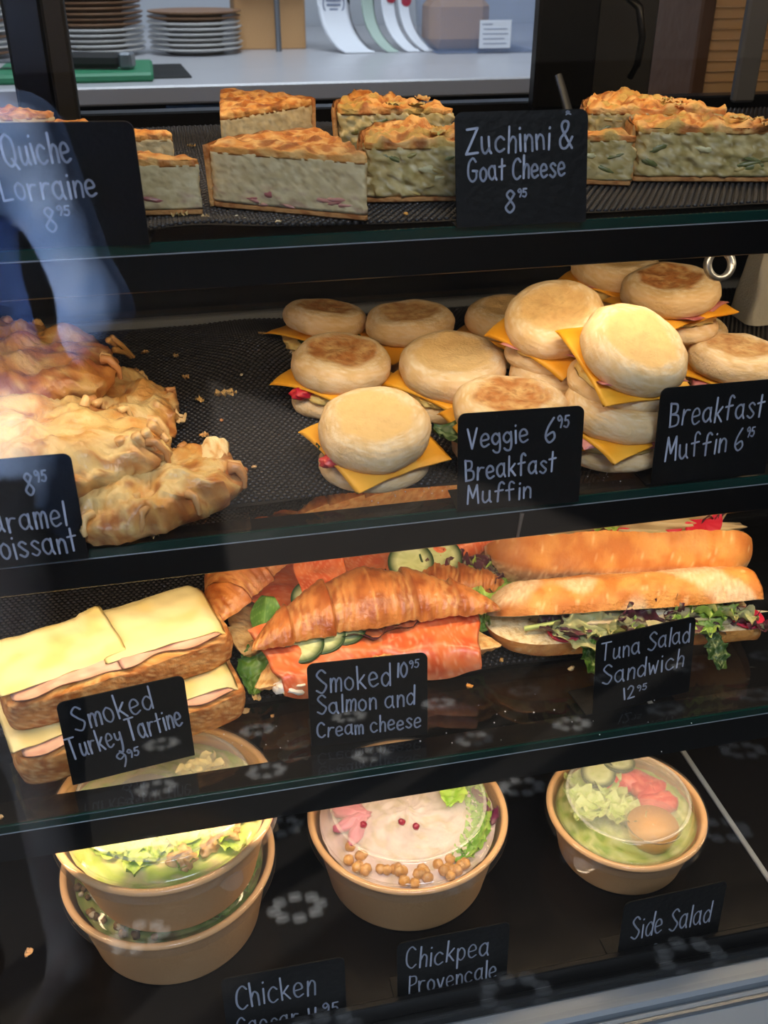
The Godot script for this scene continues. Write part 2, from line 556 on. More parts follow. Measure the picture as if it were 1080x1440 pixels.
func build_case() -> void:
	var k := thing("display_case", "black refrigerated display case with glass shelves and leaning front glass", "display case", Vector3(CX, 0, -0.85))
	var o := Vector3(-CX, 0, 0.85)
	var add := func(called: String, mesh: Mesh, m: Material, xf: Transform3D) -> MeshInstance3D:
		return part(called, mesh, m, k, Transform3D(xf.basis, xf.origin + o))
	add.call("plinth", box(CW, 0.338, 0.78, 0.004), M.black_matte, T(Vector3(CX, 0.0, -0.86)))
	add.call("deck", box(CW, 0.022, 0.74, 0.002), M.black_deck, T(Vector3(CX, Y4 - 0.022, -0.855)))
	add.call("deck_divider", box(0.006, 0.003, 0.5, 0.001), M.galvanised, T(Vector3(P(1020, 1147, Y4).x, Y4, -0.77)))
	add.call("deck_lip", box(CW, 0.05, 0.006, 0.001), M.black_plastic, T(Vector3(CX, 0.342, -0.493)))
	add.call("front_rail", box(CW, 0.03, 0.010, 0.002), M.black_plastic, T(Vector3(CX, 0.342, -0.486)))
	add.call("ledge_step", box(CW, 0.014, 0.022, 0.003), M.galvanised, T(Vector3(CX, 0.352, -0.4695)))
	add.call("ledge", box(CW, 0.014, 0.05, 0.003), M.galvanised, T(Vector3(CX, 0.345, -0.433), 0, 3))
	add.call("ledge_bead", box(CW, 0.005, 0.006, 0.0015), M.steel, T(Vector3(CX, 0.3575, -0.447)))
	add.call("apron_panel", box(CW, 0.33, 0.02, 0.003), M.steel, T(Vector3(CX, 0.0, -0.40)))
	# back wall below the worktop level, side walls, posts, top
	add.call("back_panel", box(CW, 0.62, 0.02, 0.002), M.black_plastic, T(Vector3(CX, Y4 + 0.002, -1.215)))
	add.call("back_rail", box(CW, 0.022, 0.03, 0.002), M.black_plastic, T(Vector3(CX, 0.985, -1.215)))
	for s in [-1.0, 1.0]:
		add.call("side_panel", box(0.02, 0.92, 0.74, 0.002), M.black_plastic, T(Vector3(CX + s * (CW * 0.5 + 0.01), 0.342, -0.85)))
	add.call("canopy", box(CW + 0.04, 0.03, 0.56, 0.003), M.black_plastic, T(Vector3(CX, 1.262, -0.96)))
	# leaning front glass
	var low := Vector3(CX, 0.372, -0.462)
	var top := Vector3(CX, 1.27, -0.675)
	var up := (top - low).normalized()
	var nrm := Vector3.RIGHT.cross(up)
	add.call("front_glass", box(CW, (top - low).length(), 0.006, 0.0008), M.pane, Transform3D(Basis(Vector3.RIGHT, up, nrm), low))
	# shelves
	var ys := [Y1, Y2, Y3]
	for i in 3:
		var y: float = ys[i]
		var zf: float = FRONT[i]
		var back := -1.195
		var depth: float = zf - back
		add.call("shelf_glass", box(CW - 0.004, 0.0076, depth - 0.003, 0.0004), M.shelf_pane, T(Vector3(CX, y - 0.0078, (zf + back) * 0.5 - 0.0015)))
		add.call("glass_edge", box(CW - 0.004, 0.0078, 0.0026, 0.0006), M.glass_edge, T(Vector3(CX, y - 0.0079, zf - 0.0013)))
		add.call("shelf_fascia", box(CW - 0.004, LEDE[i], 0.004, 0.0008), M.black_plastic, T(Vector3(CX, y - 0.0085 - LEDE[i], zf - 0.003)))
		add.call("edge_highlight", box(CW - 0.004, 0.0009, 0.0028, 0.0002), M.galvanised, T(Vector3(CX, y - 0.0088, zf - 0.0013)))  # pale strip standing in for the bright highlight under the glass edge
		add.call("light_channel", box(CW - 0.004, 0.003, 0.03, 0.0008), M.black_plastic, T(Vector3(CX, y - 0.0122, zf - 0.021)))
		add.call("led_strip", box(CW - 0.1, 0.003, 0.010, 0.0008), M.led, T(Vector3(CX, y - 0.0165, zf - 0.016)))
		add.call("rear_bar", box(CW - 0.004, 0.012, 0.012, 0.002), M.galvanised if i == 1 else M.black_plastic, T(Vector3(CX, y - 0.0205, back + 0.006)))
		for s in [-1.0, 1.0]:
			add.call("bracket", box(0.004, 0.02, depth - 0.04, 0.001), M.black_plastic, T(Vector3(CX + s * (CW * 0.5 - 0.008), y - 0.030, (zf + back) * 0.5)))
		area_light("shelf_led", Vector3(CX, y - 0.0175, zf - 0.016), Vector3(CX, y - 0.2, zf - 0.06), Vector2(CW - 0.1, 0.010), [0.145, 0.165, 0.145][i], Color(1.0, 0.87, 0.69))
	add.call("led_strip", box(CW - 0.1, 0.003, 0.010, 0.0008), M.led, T(Vector3(CX, 1.258, -0.86)))
	area_light("shelf_led", Vector3(CX, 1.256, -0.86), Vector3(CX, 1.0, -0.95), Vector2(CW - 0.1, 0.010), 0.22, Color(1.0, 0.87, 0.69))
	var d0 := PZ(734, 722, FRONT[1] + 0.0008)
	var d1 := PZ(728, 755, FRONT[1] + 0.0008)
	add.call("dried_drip", tube([d0, d0.lerp(d1, 0.2), d0.lerp(d1, 0.6), d1], 0.0019, 0.0012), M.dried_sauce, Transform3D.IDENTITY)
	# rear door stiles and posts, upright between the case and its canopy
	var pa := PZ(14, 70, -1.2).x
	var pb := PZ(100, 70, -1.2).x
	add.call("rear_post", box((pb - pa) * 0.62, 0.262, 0.03, 0.003), M.black_plastic, T(Vector3(pa + (pb - pa) * 0.31, 1.0, -1.2)))
	add.call("door_stile", box((pb - pa) * 0.37, 0.262, 0.03, 0.003), M.black_matte, T(Vector3(pb - (pb - pa) * 0.185, 1.0, -1.195)))
	add.call("door_stile", box(0.075, 0.262, 0.02, 0.003), M.black_plastic, T(Vector3(0.475, 1.0, -1.19)))
	add.call("door_stile", box(0.085, 0.262, 0.02, 0.003), M.black_matte, T(Vector3(0.555, 1.0, -1.215)))
	var hx := PZ(884, 50, -1.18)
	add.call("door_pull", tube([hx + Vector3(-0.006, 0.04, 0), hx + Vector3(0.004, 0.03, 0.012), hx + Vector3(0.010, 0.0, 0.016), hx + Vector3(0.010, -0.03, 0.012), hx + Vector3(0.008, -0.045, 0)], 0.005, 0.004), M.black_plastic, Transform3D.IDENTITY)
	var gx := PZ(1052, 90, -1.19)
	add.call("rear_upright", box(0.030, 0.262, 0.012, 0.003), M.galvanised_dark, T(Vector3(gx.x, 1.0, -1.19)))

# ---------------------------------------------------------------- mats
func mat_height(i: int, x: float, z: float) -> float:
	var y := 0.0
	if i == 1:   # the liner has buckled behind the gap between pastries and muffins
		var d := Vector2((x - 0.075) / 0.055, (z + 0.985) / 0.10)
		y += 0.022 * exp(-d.length_squared())
	if i == 0:
		var e := Vector2((x - 0.02) / 0.05, (z + 0.712) / 0.03)
		y += 0.006 * exp(-e.length_squared())
	y += 0.0006 * (1.0 + nz.get_noise_2d(x * 14.0, z * 14.0 + i * 9.0))
	return y

func build_mats() -> void:
	var spots := [[Y1, -0.712, -1.185, -0.42, 0.95], [Y2, -0.682, -1.115, -0.42, 0.95], [Y3, -0.676, -1.10, -0.42, 0.50]]
	var names := ["black nubbed rubber liner under the quiche slices", "black nubbed rubber liner under the breakfast muffins", "black nubbed rubber liner under the sandwiches"]
	var nub := SphereMesh.new()
	nub.radius = 0.5
	nub.height = 1.0
	nub.radial_segments = 8
	nub.rings = 4
	for i in 3:
		var s: Array = spots[i]
		var t := thing("shelf_liner", names[i], "liner", Vector3(0.26, s[0], s[1]))
		var o: Vector3 = t.position
		var z0: float = s[1]
		var z1: float = s[2]
		var x0: float = s[3]
		var x1: float = s[4]
		var mid := func(u: float, v: float) -> Vector3:
			var x := lerpf(x0, x1, u)
			var z := lerpf(z0 + 0.004 * nz.get_noise_1d(x * 9.0), z1, v)
			return Vector3(x, s[0] + 0.0013 + mat_height(i, x, z), z) - o
		part("sheet", sheet(120, 50, 0.0012, mid, func(_u, _v, _p): return Color.WHITE), M.rubber_dark_gaps, t)
		var mm := MultiMesh.new()
		mm.transform_format = MultiMesh.TRANSFORM_3D
		mm.mesh = nub
		var px := 0.0058
		var pz := 0.0047
		var list := []
		var nx := int((x1 - x0) / px)
		var nzz := int((z0 - z1) / pz)
		for b in nzz:
			for a in nx:
				var x := x0 + (a + 0.5 + (0.5 if b % 2 == 1 else 0.0)) * px
				var z := z0 - (b + 0.7) * pz
				if x < -0.34 or x > x1 - 0.004:
					continue
				list.append(Transform3D(Basis.from_scale(Vector3(0.0047, 0.0038, 0.0033)), Vector3(x, s[0] + 0.0022 + mat_height(i, x, z), z) - o))
		mm.instance_count = list.size()
		for k in list.size():
			mm.set_instance_transform(k, list[k])
		var mi := MultiMeshInstance3D.new()
		mi.name = "nubs"
		mi.multimesh = mm
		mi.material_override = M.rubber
		mi.set_meta("kind", "stuff")
		t.add_child(mi)

# ---------------------------------------------------------------- quiche
func quiche(label: String, group: String, tip: Vector2, c1: Vector2, c2: Vector2, h: float, zucchini: bool, seed_: float, lift := 0.0, pitch := 0.0, roll := 0.0) -> Node3D:
	var t := thing("zucchini_quiche_slice" if zucchini else "ham_quiche_slice", label, "quiche slice", Vector3(tip.x, Y1 + ON + lift, tip.y), T(Vector3.ZERO, 0, pitch, roll).basis, group)
	var a := c1 - tip
	var b := c2 - tip
	var poly := [Vector2.ZERO]
	var arc := []
	var chord := (b - a)
	var outn := ((a + b) * 0.5).normalized()
	for k in 11:
		var f := k / 10.0
		arc.append(a.lerp(b, f) + outn * chord.length() * 0.10 * (1.0 - pow(2.0 * f - 1.0, 2.0)))
	var dense := [Vector2.ZERO]
	for k in range(1, 8):
		dense.append(a * (k / 8.0))
	dense.append_array(arc)
	for k in range(7, 0, -1):
		dense.append(b * (k / 8.0))
	var line := resample(dense, 132, 1)
	# custard
	var rough := 0.0034 if zucchini else 0.0012
	var body_c := func(p: Vector3, _r: Vector3) -> Color:
		var n := fbm(p, 130.0, seed_)
		var m := N(p, 420.0, seed_ + 3.0)
		var c := C("cdb787").lerp(C("dfcd9f"), sm(-0.4, 0.5, n))
		if zucchini:
			c = C("b29a5c").lerp(C("d6c28a"), sm(-0.35, 0.45, n))
			c = c.lerp(C("96894c"), 0.5 * sm(0.25, 0.65, N(p, 70.0, seed_ + 9.0)))
			c = c.lerp(C("e6dcba"), 0.6 * sm(0.35, 0.6, m))
		else:
			c = c.lerp(C("9c8460"), 0.55 * sm(0.38, 0.62, m))
			c = c.lerp(C("a5746a"), 0.5 * sm(0.15, 0.5, N(Vector3(p.x, p.y * 2.6, p.z), 75.0, seed_ + 9.0)) * (1.0 - sm(h * 0.30, h * 0.50, p.y)))
		return c
	var body_d := func(p: Vector3, r: Vector3, o: Vector3) -> Vector3:
		if r.z == 1.0:
			return o * rough * (fbm(p, 95.0 if zucchini else 150.0, seed_) * 1.6)
		return Vector3(0, 0.0006 * N(p, 90.0, seed_), 0)
	part("custard", solid(line, slab_rows(h, 7, 16, 0.02), body_d, body_c), M.custard, t, T(Vector3(0, 0.003, 0)))
	# baked top skin, bumpy and slightly overhanging
	var top_c := func(p: Vector3, _r: Vector3) -> Color:
		var n := fbm(p, 60.0, seed_ + 2.0)
		var c := C("dd9a4e").lerp(C("f0bd74"), sm(-0.35, 0.4, n))
		c = c.lerp(C("bd6a2c"), 0.8 * sm(0.05, 0.45, N(p, 95.0, seed_ + 8.0)))
		c = c.lerp(C("8d4a20"), 0.75 * sm(0.35, 0.6, N(p, 50.0, seed_ + 14.0)))
		if zucchini:
			c = c.lerp(C("b8a557"), 0.6 * sm(0.1, 0.5, N(p, 45.0, seed_ + 30.0)))
		return c
	var amp := 0.0058 if zucchini else 0.0034
	var top_d := func(p: Vector3, r: Vector3, o: Vector3) -> Vector3:
		var y := 0.0
		if r.z == 2.0:
			y = amp * (0.9 * N(p, 42.0, seed_ + 2.0) + 0.45 * N(p, 95.0, seed_) + 0.35 * absf(N(p, 170.0, seed_ + 4.0)))
		return Vector3(0, y, 0) + o * (0.0012 * fbm(p, 190.0, seed_ + 1.0) if r.x > 0.9 else 0.0)
	part("browned_top", solid(line, slab_rows(0.0055, 22, 3, 0.02), top_d, top_c), M.baked, t, T(Vector3(0, h + 0.0005, 0)))
	# pastry: thin floor and a standing outer wall
	var pastry := func(p: Vector3, _r: Vector3) -> Color:
		return C("c68f56").lerp(C("96592c"), sm(-0.2, 0.5, fbm(p, 110.0, seed_ + 6.0)))
	part("pastry_base", solid(line, slab_rows(0.004, 3, 3, 0.01), func(p, r, o): return o * 0.0010 * fbm(p, 160.0, seed_) if r.z == 1.0 else Vector3.ZERO, pastry), M.bread, t)
	var wall := func(u: float, v: float) -> Vector3:
		var f := u * 10.0
		var k := mini(int(f), 9)
		var q: Vector2 = (arc[k] as Vector2).lerp(arc[k + 1], f - k)
		q += outn * (0.001 + 0.0035 * v)
		return Vector3(q.x, v * (h + 0.0065 + 0.0016 * N(Vector3(u * 6.0, 0, 0), 1.0, seed_)), q.y)
	part("pastry_rim", sheet(40, 10, 0.0045, wall, func(_u, v, p): return C("d6a263").lerp(C("a8672f"), sm(0.1, 0.9, v * 0.5 + fbm(p, 70.0, seed_)))), M.baked, t)
	# pieces showing in the cut faces
	var mid := (a + b) / 3.0
	for e in [a, b]:
		var side: Vector2 = e
		var nn := Vector2(-side.y, side.x).normalized()
		if nn.dot(side * 0.5 - mid) < 0.0:
			nn = -nn
		for k in (9 if zucchini else 9):
			var f := rng.randf_range(0.12, 0.92)
			var q := side * f - nn * 0.0012
			var y := h * (rng.randf_range(0.15, 0.95) if zucchini else rng.randf_range(0.12, 0.42))
			var r := Vector3(rng.randf_range(0.005, 0.011), rng.randf_range(0.0014, 0.0030), 0.0022)
			var cc := C("a8625f") if rng.randf() < 0.6 else C("c58a7c")
			if zucchini:
				cc = [C("d9cf9c"), C("9a9050"), C("c2a862"), C("6f7444")][rng.randi() % 4]
			var mesh := blob(r, seed_ + k, 0.25, func(p): return cc.lerp(C("d8c9a0"), 0.25 * sm(0.0, 0.5, N(p, 300.0, k))), 12, 7)
			part("zucchini_piece" if zucchini else "ham_piece", mesh, M.moist, t, T(Vector3(q.x, y, q.y), rad_to_deg(atan2(-side.y, side.x)), 0, rng.randf_range(-22, 22)))
	if zucchini:      # curled shavings browned on the surface
		for k in 4:
			var f := Vector2(rng.randf_range(0.2, 0.6), rng.randf_range(0.05, 0.95))
			var q := a.lerp(b, f.y) * f.x
			var cc := [C("c98a45"), C("9a5a2c"), C("b9b06a"), C("7c8a4c")][k % 4] as Color
			var w := rng.randf_range(0.008, 0.013)
			part("zucchini_shaving", leaf(w * 1.7, w * 1.1, 0.0007, seed_ * 3.0 + k, cc, C("dcb676"), 14, 8), M.baked, t, T(Vector3(q.x, h + 0.0085, q.y), rng.randf_range(0, 360), 0, rng.randf_range(-8, 4)))
	return t

func flat2(v: Vector3) -> Vector2:
	return Vector2(v.x, v.z)

func build_quiches() -> void:
	var y := Y1 + ON
	var g1 := "ham quiche slices"
	var g2 := "zucchini quiche slices"
	var d_tip := flat2(P(520, 312, y))
	quiche("ham quiche slice whose long cut face shows pink ham, tallest rim behind it", g1, d_tip, flat2(P(298, 291, y)), Vector2(0.128, -0.842), 0.039, false, 3.0)
	quiche("ham quiche slice pointing its tip at the gap beside the blank part of the card", g1, flat2(P(293, 302, y)), Vector2(-0.115, -0.770), Vector2(-0.100, -0.862), 0.034, false, 13.0)
	quiche("ham quiche slice lying just behind the one beside the card, tips almost level", g1, Vector2(0.012, -0.872), Vector2(-0.100, -0.885), Vector2(-0.085, -0.975), 0.033, false, 93.0)
	quiche("deep golden ham quiche slice standing behind the large ham slice", g1, Vector2(0.050, -0.885), Vector2(0.062, -1.055), Vector2(0.142, -0.965), 0.045, false, 23.0)
	quiche("ham quiche slice showing only its crusty top over the quiche card", g1, Vector2(-0.090, -0.985), Vector2(-0.215, -0.965), Vector2(-0.19, -1.07), 0.038, false, 33.0)
	quiche("zucchini quiche slice with dark leek curl on top, beside the propped ham slice", g2, Vector2(0.262, -0.905), Vector2(0.158, -0.925), Vector2(0.205, -1.03), 0.042, true, 43.0)
	quiche("zucchini quiche slice with a pale crust edge partly behind its price card", g2, Vector2(0.268, -0.752), flat2(P(514, 286, y)), Vector2(0.205, -0.875), 0.039, true, 53.0)
	quiche("zucchini quiche slice whose tip reaches out from behind the goat cheese card", g2, flat2(P(893, 262, y)), Vector2(0.258, -0.825), Vector2(0.285, -0.90), 0.034, true, 63.0)
	quiche("zucchini quiche slice with the highest orange top by the black door stile", g2, Vector2(0.495, -0.835), Vector2(0.374, -0.866), Vector2(0.442, -0.965), 0.044, true, 73.0)
	quiche("long zucchini quiche slice with browned shavings in front of the kraft trays", g2, Vector2(0.535, -0.765), flat2(P(890, 256, y)), Vector2(0.455, -0.90), 0.038, true, 83.0)

# ---------------------------------------------------------------- caramel croissants
func pastry(label: String, px: Array, h_mid: float, y0: float, y1: float, seed_: float, pale: float) -> Node3D:
	var pts := []
	var mid := Vector2.ZERO
	for p in px:
		var w := flat2(P(p[0], p[1], h_mid))
		pts.append(w)
		mid += w
	mid /= px.size()
	for k in pts.size():
		pts[k] -= mid
	var t := thing("caramel_croissant", label, "croissant", Vector3(mid.x, y0, mid.y), Basis.IDENTITY, "caramel croissants")
	var line := resample(pts, 110, 2)
	var hh := y1 - y0
	var rows := []
	for k in 5:
		rows.append(Vector3(0.001 + 0.8 * k / 4.0, 0.0, 0))
	rows.append(Vector3(0.93, hh * 0.12, 1))
	rows.append(Vector3(0.985, hh * 0.30, 1))
	rows.append(Vector3(1.0, hh * 0.45, 1))
	for k in 20:
		var s := 1.0 - (k + 1) / 20.0
		rows.append(Vector3(maxf(s, 0.001), hh * (0.48 + 0.52 * pow(1.0 - pow(s, 2.6), 0.75)), 2))
	var disp := func(p: Vector3, r: Vector3, o: Vector3) -> Vector3:
		var a := fbm(p, 42.0, seed_)
		var wr := 1.0 - absf(N(Vector3(p.x * 0.6, p.y, p.z), 85.0, seed_ + 6.0)) * 2.0
		var edge := sm(0.5, 1.0, r.x)
		if r.z == 0.0:
			return Vector3.ZERO
		return Vector3(0, 0.008 * N(p, 28.0, seed_) + 0.0028 * a + 0.0012 * N(p, 140.0, seed_) + 0.0022 * wr * edge - 0.0022 * (1.0 - sm(0.0, 0.06, absf(N(Vector3(p.x * 0.7, 0, p.z), 38.0, seed_ + 31.0)))), 0) * (1.0 if r.z == 2.0 else 0.4) + o * (0.007 * fbm(p, 60.0, seed_ + 2.0) * edge)
	var col := func(p: Vector3, r: Vector3) -> Color:
		var n := fbm(p, 34.0, seed_ + 4.0)
		var edge := sm(0.45, 1.0, r.x) if r.z > 0.5 else 1.0
		var e2 := sm(0.62, 1.0, r.x + 0.12 * N(p, 40.0, seed_ + 3.0)) if r.z > 0.5 else 1.0
		var c := C("e6c888").lerp(C("d29c54"), sm(-0.25, 0.45, n + 0.55 * (0.55 - pale)))
		c = c.lerp(C("c27a3a"), 0.8 * sm(0.1, 0.6, fbm(p, 52.0, seed_ + 7.0) + 0.55 * e2 - 0.30 * pale))
		c = c.lerp(C("8f4a24"), 0.7 * sm(0.35, 0.75, N(p, 62.0, seed_ + 12.0) + 0.5 * e2 - 0.2 * pale))
		c = c.lerp(C("a75a3c"), (0.55 - pale) * 0.9 * sm(-0.1, 0.5, N(p, 24.0, seed_ + 15.0)) if pale < 0.55 else 0.0)
		var fold := 1.0 - sm(0.0, 0.055, absf(N(Vector3(p.x * 0.7, 0, p.z), 38.0, seed_ + 31.0)))
		c = c.lerp(C("a5662f"), 0.45 * fold * (0.4 + e2))
		return c
	part("crust", solid(line, rows, disp, col), M.glazed, t)
	for k in 9:          # ragged drips of baked topping round the edge
		var i := rng.randi() % line.size()
		var o2 := line[i]
		var a := Vector3(o2.x * 0.86, hh * 0.74, o2.y * 0.86)
		var e := Vector3(o2.x, 0, o2.y).normalized()
		var sw := Vector3(-e.z, 0, e.x) * rng.randf_range(-0.008, 0.008)
		var drip := [a, a + e * 0.007 + Vector3(0, 0.000, 0) + sw * 0.3, Vector3(o2.x, hh * 0.52, o2.y) + sw * 0.6 + e * 0.0015, Vector3(o2.x, hh * rng.randf_range(0.2, 0.4), o2.y) + sw + e * 0.001]
		part("topping_drip", tube(drip, rng.randf_range(0.0028, 0.006), 0.002, C("ecc98a").lerp(C("b8713a"), rng.randf() * 0.8), 8), M.glazed, t)
	return t

func strand(t: Node3D, px: Array, h: float, r: float, col: Color) -> void:
	var pts := []
	for k in px.size():
		pts.append(P(px[k][0], px[k][1], h + (px[k][2] if px[k].size() > 2 else 0.0)) - t.position)
	var dense := []
	for k in pts.size() - 1:
		for s in 4:
			dense.append((pts[k] as Vector3).lerp(pts[k + 1], s / 4.0))
	dense.append(pts[-1])
	part("cheese_strand", tube(dense, r, r * 0.55, col, 8), M.glazed, t)

func build_caramel_croissants() -> void:
	var b := Y2 + ON
	var k4 := pastry("caramel croissant with torn layers and a browned pointed end on the glass edge", [[100, 700], [140, 660], [210, 640], [285, 636], [318, 640], [344, 664], [326, 694], [268, 714], [200, 738], [140, 748], [96, 742]], b + 0.018, b, b + 0.036, 11.0, 0.55)
	var k2 := pastry("caramel croissant with a ragged fringed edge, lying flat on the liner", [[95, 560], [150, 530], [200, 532], [238, 552], [252, 570], [248, 602], [212, 622], [160, 618], [105, 600]], b + 0.015, b, b + 0.032, 21.0, 0.5)
	var k3 := pastry("widest caramel croissant with a pale melted top above its price card", [[-110, 600], [-40, 578], [50, 556], [110, 566], [165, 580], [215, 594], [242, 610], [232, 640], [188, 650], [130, 668], [98, 680], [-60, 684], [-130, 670]], b + 0.048, b + 0.026, b + 0.066, 31.0, 1.0)
	var k1 := pastry("shiny reddish caramel croissant at the top of the pile", [[-120, 470], [-30, 456], [50, 462], [110, 476], [150, 480], [164, 504], [160, 532], [128, 547], [60, 554], [0, 558], [-110, 540]], b + 0.050, b + 0.030, b + 0.070, 41.0, 0.25)
	# strands of melted topping along the edges
	var cream := C("eec98c")
	for a in [[[176, 612, 0.01], [180, 630], [181, 648, -0.012]], [[190, 612, 0.012], [203, 628], [206, 646, -0.012]], [[203, 606, 0.012], [214, 622], [221, 634, -0.006]], [[212, 598, 0.012], [226, 610], [236, 620, -0.004]], [[168, 616, 0.010], [172, 632], [171, 640, -0.01]], [[118, 572, 0.016], [121, 560, 0.022], [124, 568, 0.016]]]:
		strand(k3, a, b + 0.052, 0.0042, cream.lerp(C("d9995a"), rng.randf() * 0.6))
	for a in [[[238, 575, 0.006], [246, 590], [252, 594]], [[244, 575, 0.004], [250, 584], [262, 586, -0.002]], [[234, 572, 0.006], [234, 588], [238, 598, -0.004]], [[250, 590], [258, 592], [261, 582]]]:
		strand(k2, a, b + 0.012, 0.0026, cream)
	for a in [[[152, 478, 0.012], [162, 486], [172, 496, -0.008]], [[156, 474, 0.012], [172, 486, 0.0], [188, 502, -0.02]], [[160, 492], [176, 496, -0.01], [184, 503, -0.02]]]:
		strand(k1, a, b + 0.042, 0.0032, C("d5a460"))
	for a in [[[152, 676, 0.012], [150, 700], [158, 722, -0.01]], [[176, 690, 0.01], [178, 708], [180, 724, -0.01]], [[190, 694, 0.008], [194, 712], [196, 726, -0.01]], [[163, 690, 0.01], [150, 712], [168, 728, -0.01]]]:
		strand(k4, a, b + 0.022, 0.0038, C("d8b070"))
	# the pointed end of the lowest croissant, layered and browned
	var tip_col := func(u: float, v: float, p: Vector3) -> Color:
		var s := sin(v * 40.0 + 6.0 * sin(u * TAU) + 2.0 * N(p, 120.0))
		return C("c47a3c").lerp(C("7e3c1a"), sm(0.0, 0.9, s)).lerp(C("eac083"), 0.55 * sm(0.3, 0.6, N(p, 70.0, 3.0)))
	var p0 := P(262, 692, b + 0.016) - k4.position
	var p1 := P(346, 660, b + 0.012) - k4.position
	var ax := (p1 - p0)
	var side := ax.cross(Vector3.UP).normalized()
	var tip_pos := func(u: float, v: float) -> Vector3:
		var r := 0.019 * pow(sin(PI * clampf(0.16 + v * 0.80, 0.0, 1.0)), 0.8) * (1.0 - 0.35 * v) * (1.0 + 0.09 * fmod(v * 4.0, 1.0)) * minf(1.0, (v + 0.002) * 6.0)
		return p0 + ax * v + (side * cos(u * TAU) * 1.15 + Vector3.UP * sin(u * TAU) * 0.85) * r
	part("layered_tip", loft(28, 40, tip_pos, tip_col), M.glazed, k4)
	var torn := func(u: float, v: float) -> Vector3:
		return P(lerpf(282, 322, u), lerpf(626, 652, v), b + 0.030) - k4.position + Vector3(0, 0.008 * sin(u * 3.0) - 0.012 * v + 0.002 * N(Vector3(u * 4.0, v * 4.0, 0), 1.0), 0)
	part("torn_layer", sheet(12, 8, 0.003, torn, func(_u, _v, p): return C("f1dba6").lerp(C("d9a765"), sm(0.1, 0.5, N(p, 130.0)))), M.bread, k4)

# ---------------------------------------------------------------- breakfast muffins
var muffin_cache := {}
func muffin_half(seed_: float, h: float, toast: float) -> ArrayMesh:
	var key := "%s %s %s" % [seed_, h, toast]
	if muffin_cache.has(key):
		return muffin_cache[key]
	var r := 0.0475
	var prof := [Vector2(0.0, 0.0), Vector2(0.5, 0.0), Vector2(0.84, 0.01), Vector2(0.93, 0.06), Vector2(0.985, 0.22), Vector2(1.0, 0.42), Vector2(0.985, 0.62), Vector2(0.93, 0.80), Vector2(0.84, 0.93), Vector2(0.74, 0.985), Vector2(0.66, 1.0), Vector2(0.58, 0.985), Vector2(0.48, 0.955), Vector2(0.3, 0.94), Vector2(0.15, 0.94), Vector2(0.0006, 0.94)]
	var pr := func(v: float) -> Vector2:
		var f := v * (prof.size() - 1)
		var i := clampi(int(f), 0, prof.size() - 2)
		var q0: Vector2 = prof[maxi(i - 1, 0)]
		var q3: Vector2 = prof[mini(i + 2, prof.size() - 1)]
		return (prof[i] as Vector2).cubic_interpolate(prof[i + 1], q0, q3, f - i)
	var pos := func(u: float, v: float) -> Vector3:
		var q: Vector2 = pr.call(v)
		var d := Vector3(cos(u * TAU), 0, sin(u * TAU))
		var wob := 1.0 + 0.035 * N(d, 0.9, seed_) + 0.012 * N(d, 3.0, seed_)
		var p := d * (q.x * r * wob) + Vector3(0, q.y * h * (1.0 + 0.08 * N(d, 0.8, seed_ + 4.0) * sm(0.0, 0.6, q.x)), 0)
		var e := 0.0005 * fbm(p, 160.0, seed_) + 0.0011 * N(p, 38.0, seed_ + 2.0)
		# a few shallow cracks along the shoulder
		var crack := 1.0 - sm(0.0, 0.05, absf(N(Vector3(d.x * 1.6, q.y * 5.0, d.z * 1.6), 1.0, seed_ + 8.0)))
		e -= 0.0011 * crack * sm(0.45, 0.7, q.y) * (1.0 - sm(0.93, 0.99, q.y)) * (1.0 if q.x > 0.7 else 0.0)
		return p + (d * q.x + Vector3(0, 1.0 if v > 0.6 else 0.0, 0)).normalized() * e
	var col := func(_u: float, v: float, p: Vector3) -> Color:
		var rr := Vector2(p.x, p.z).length() / r
		var n := fbm(p, 55.0, seed_)
		var c := C("e6cda0").lerp(C("d8b883"), sm(-0.3, 0.5, n))
		c = c.lerp(C("f0e2c4"), 0.6 * sm(0.0, 0.5, N(p, 240.0, seed_ + 1.0)))
		if v > 0.5:
			var edge := rr + 0.10 * N(p, 45.0, seed_ + 5.0)
			var k := 1.0 - sm(0.58, 0.74, edge)
			var brown := C("e8c98c").lerp(C("b97c46"), clampf(toast * (0.85 + 0.9 * fbm(p, 70.0, seed_ + 6.0)), 0.0, 1.0))
			brown = brown.lerp(C("8d5730"), 0.6 * toast * sm(0.25, 0.55, N(p, 150.0, seed_ + 3.0)))
			c = c.lerp(brown, k)
		else:
			c = c.lerp(C("d9b079"), 0.35)
		return c
	var m := loft(56, 60, pos, col)
	muffin_cache[key] = m
	return m

var slice_cache := {}
func cheese_slice(seed_: int, droop: float) -> ArrayMesh:
	var key := "%d %.2f" % [seed_, droop]
	if slice_cache.has(key):
		return slice_cache[key]
	var s := 0.094
	var mid := func(u: float, v: float) -> Vector3:
		var p := Vector2((u - 0.5) * s, (v - 0.5) * s)
		var d := maxf(0.0, p.length() - 0.040)
		var y := -droop * (d * d * 9.0 + 0.10 * d)
		return Vector3(p.x, y + 0.0008 * nz.get_noise_2d(p.x * 30.0 + seed_, p.y * 30.0), p.y)
	var m := sheet(22, 22, 0.0030, mid, func(_u, _v, p): return C("f8b83c").lerp(C("f0a828"), sm(-0.3, 0.4, N(p, 30.0, seed_))))
	slice_cache[key] = m
	return m

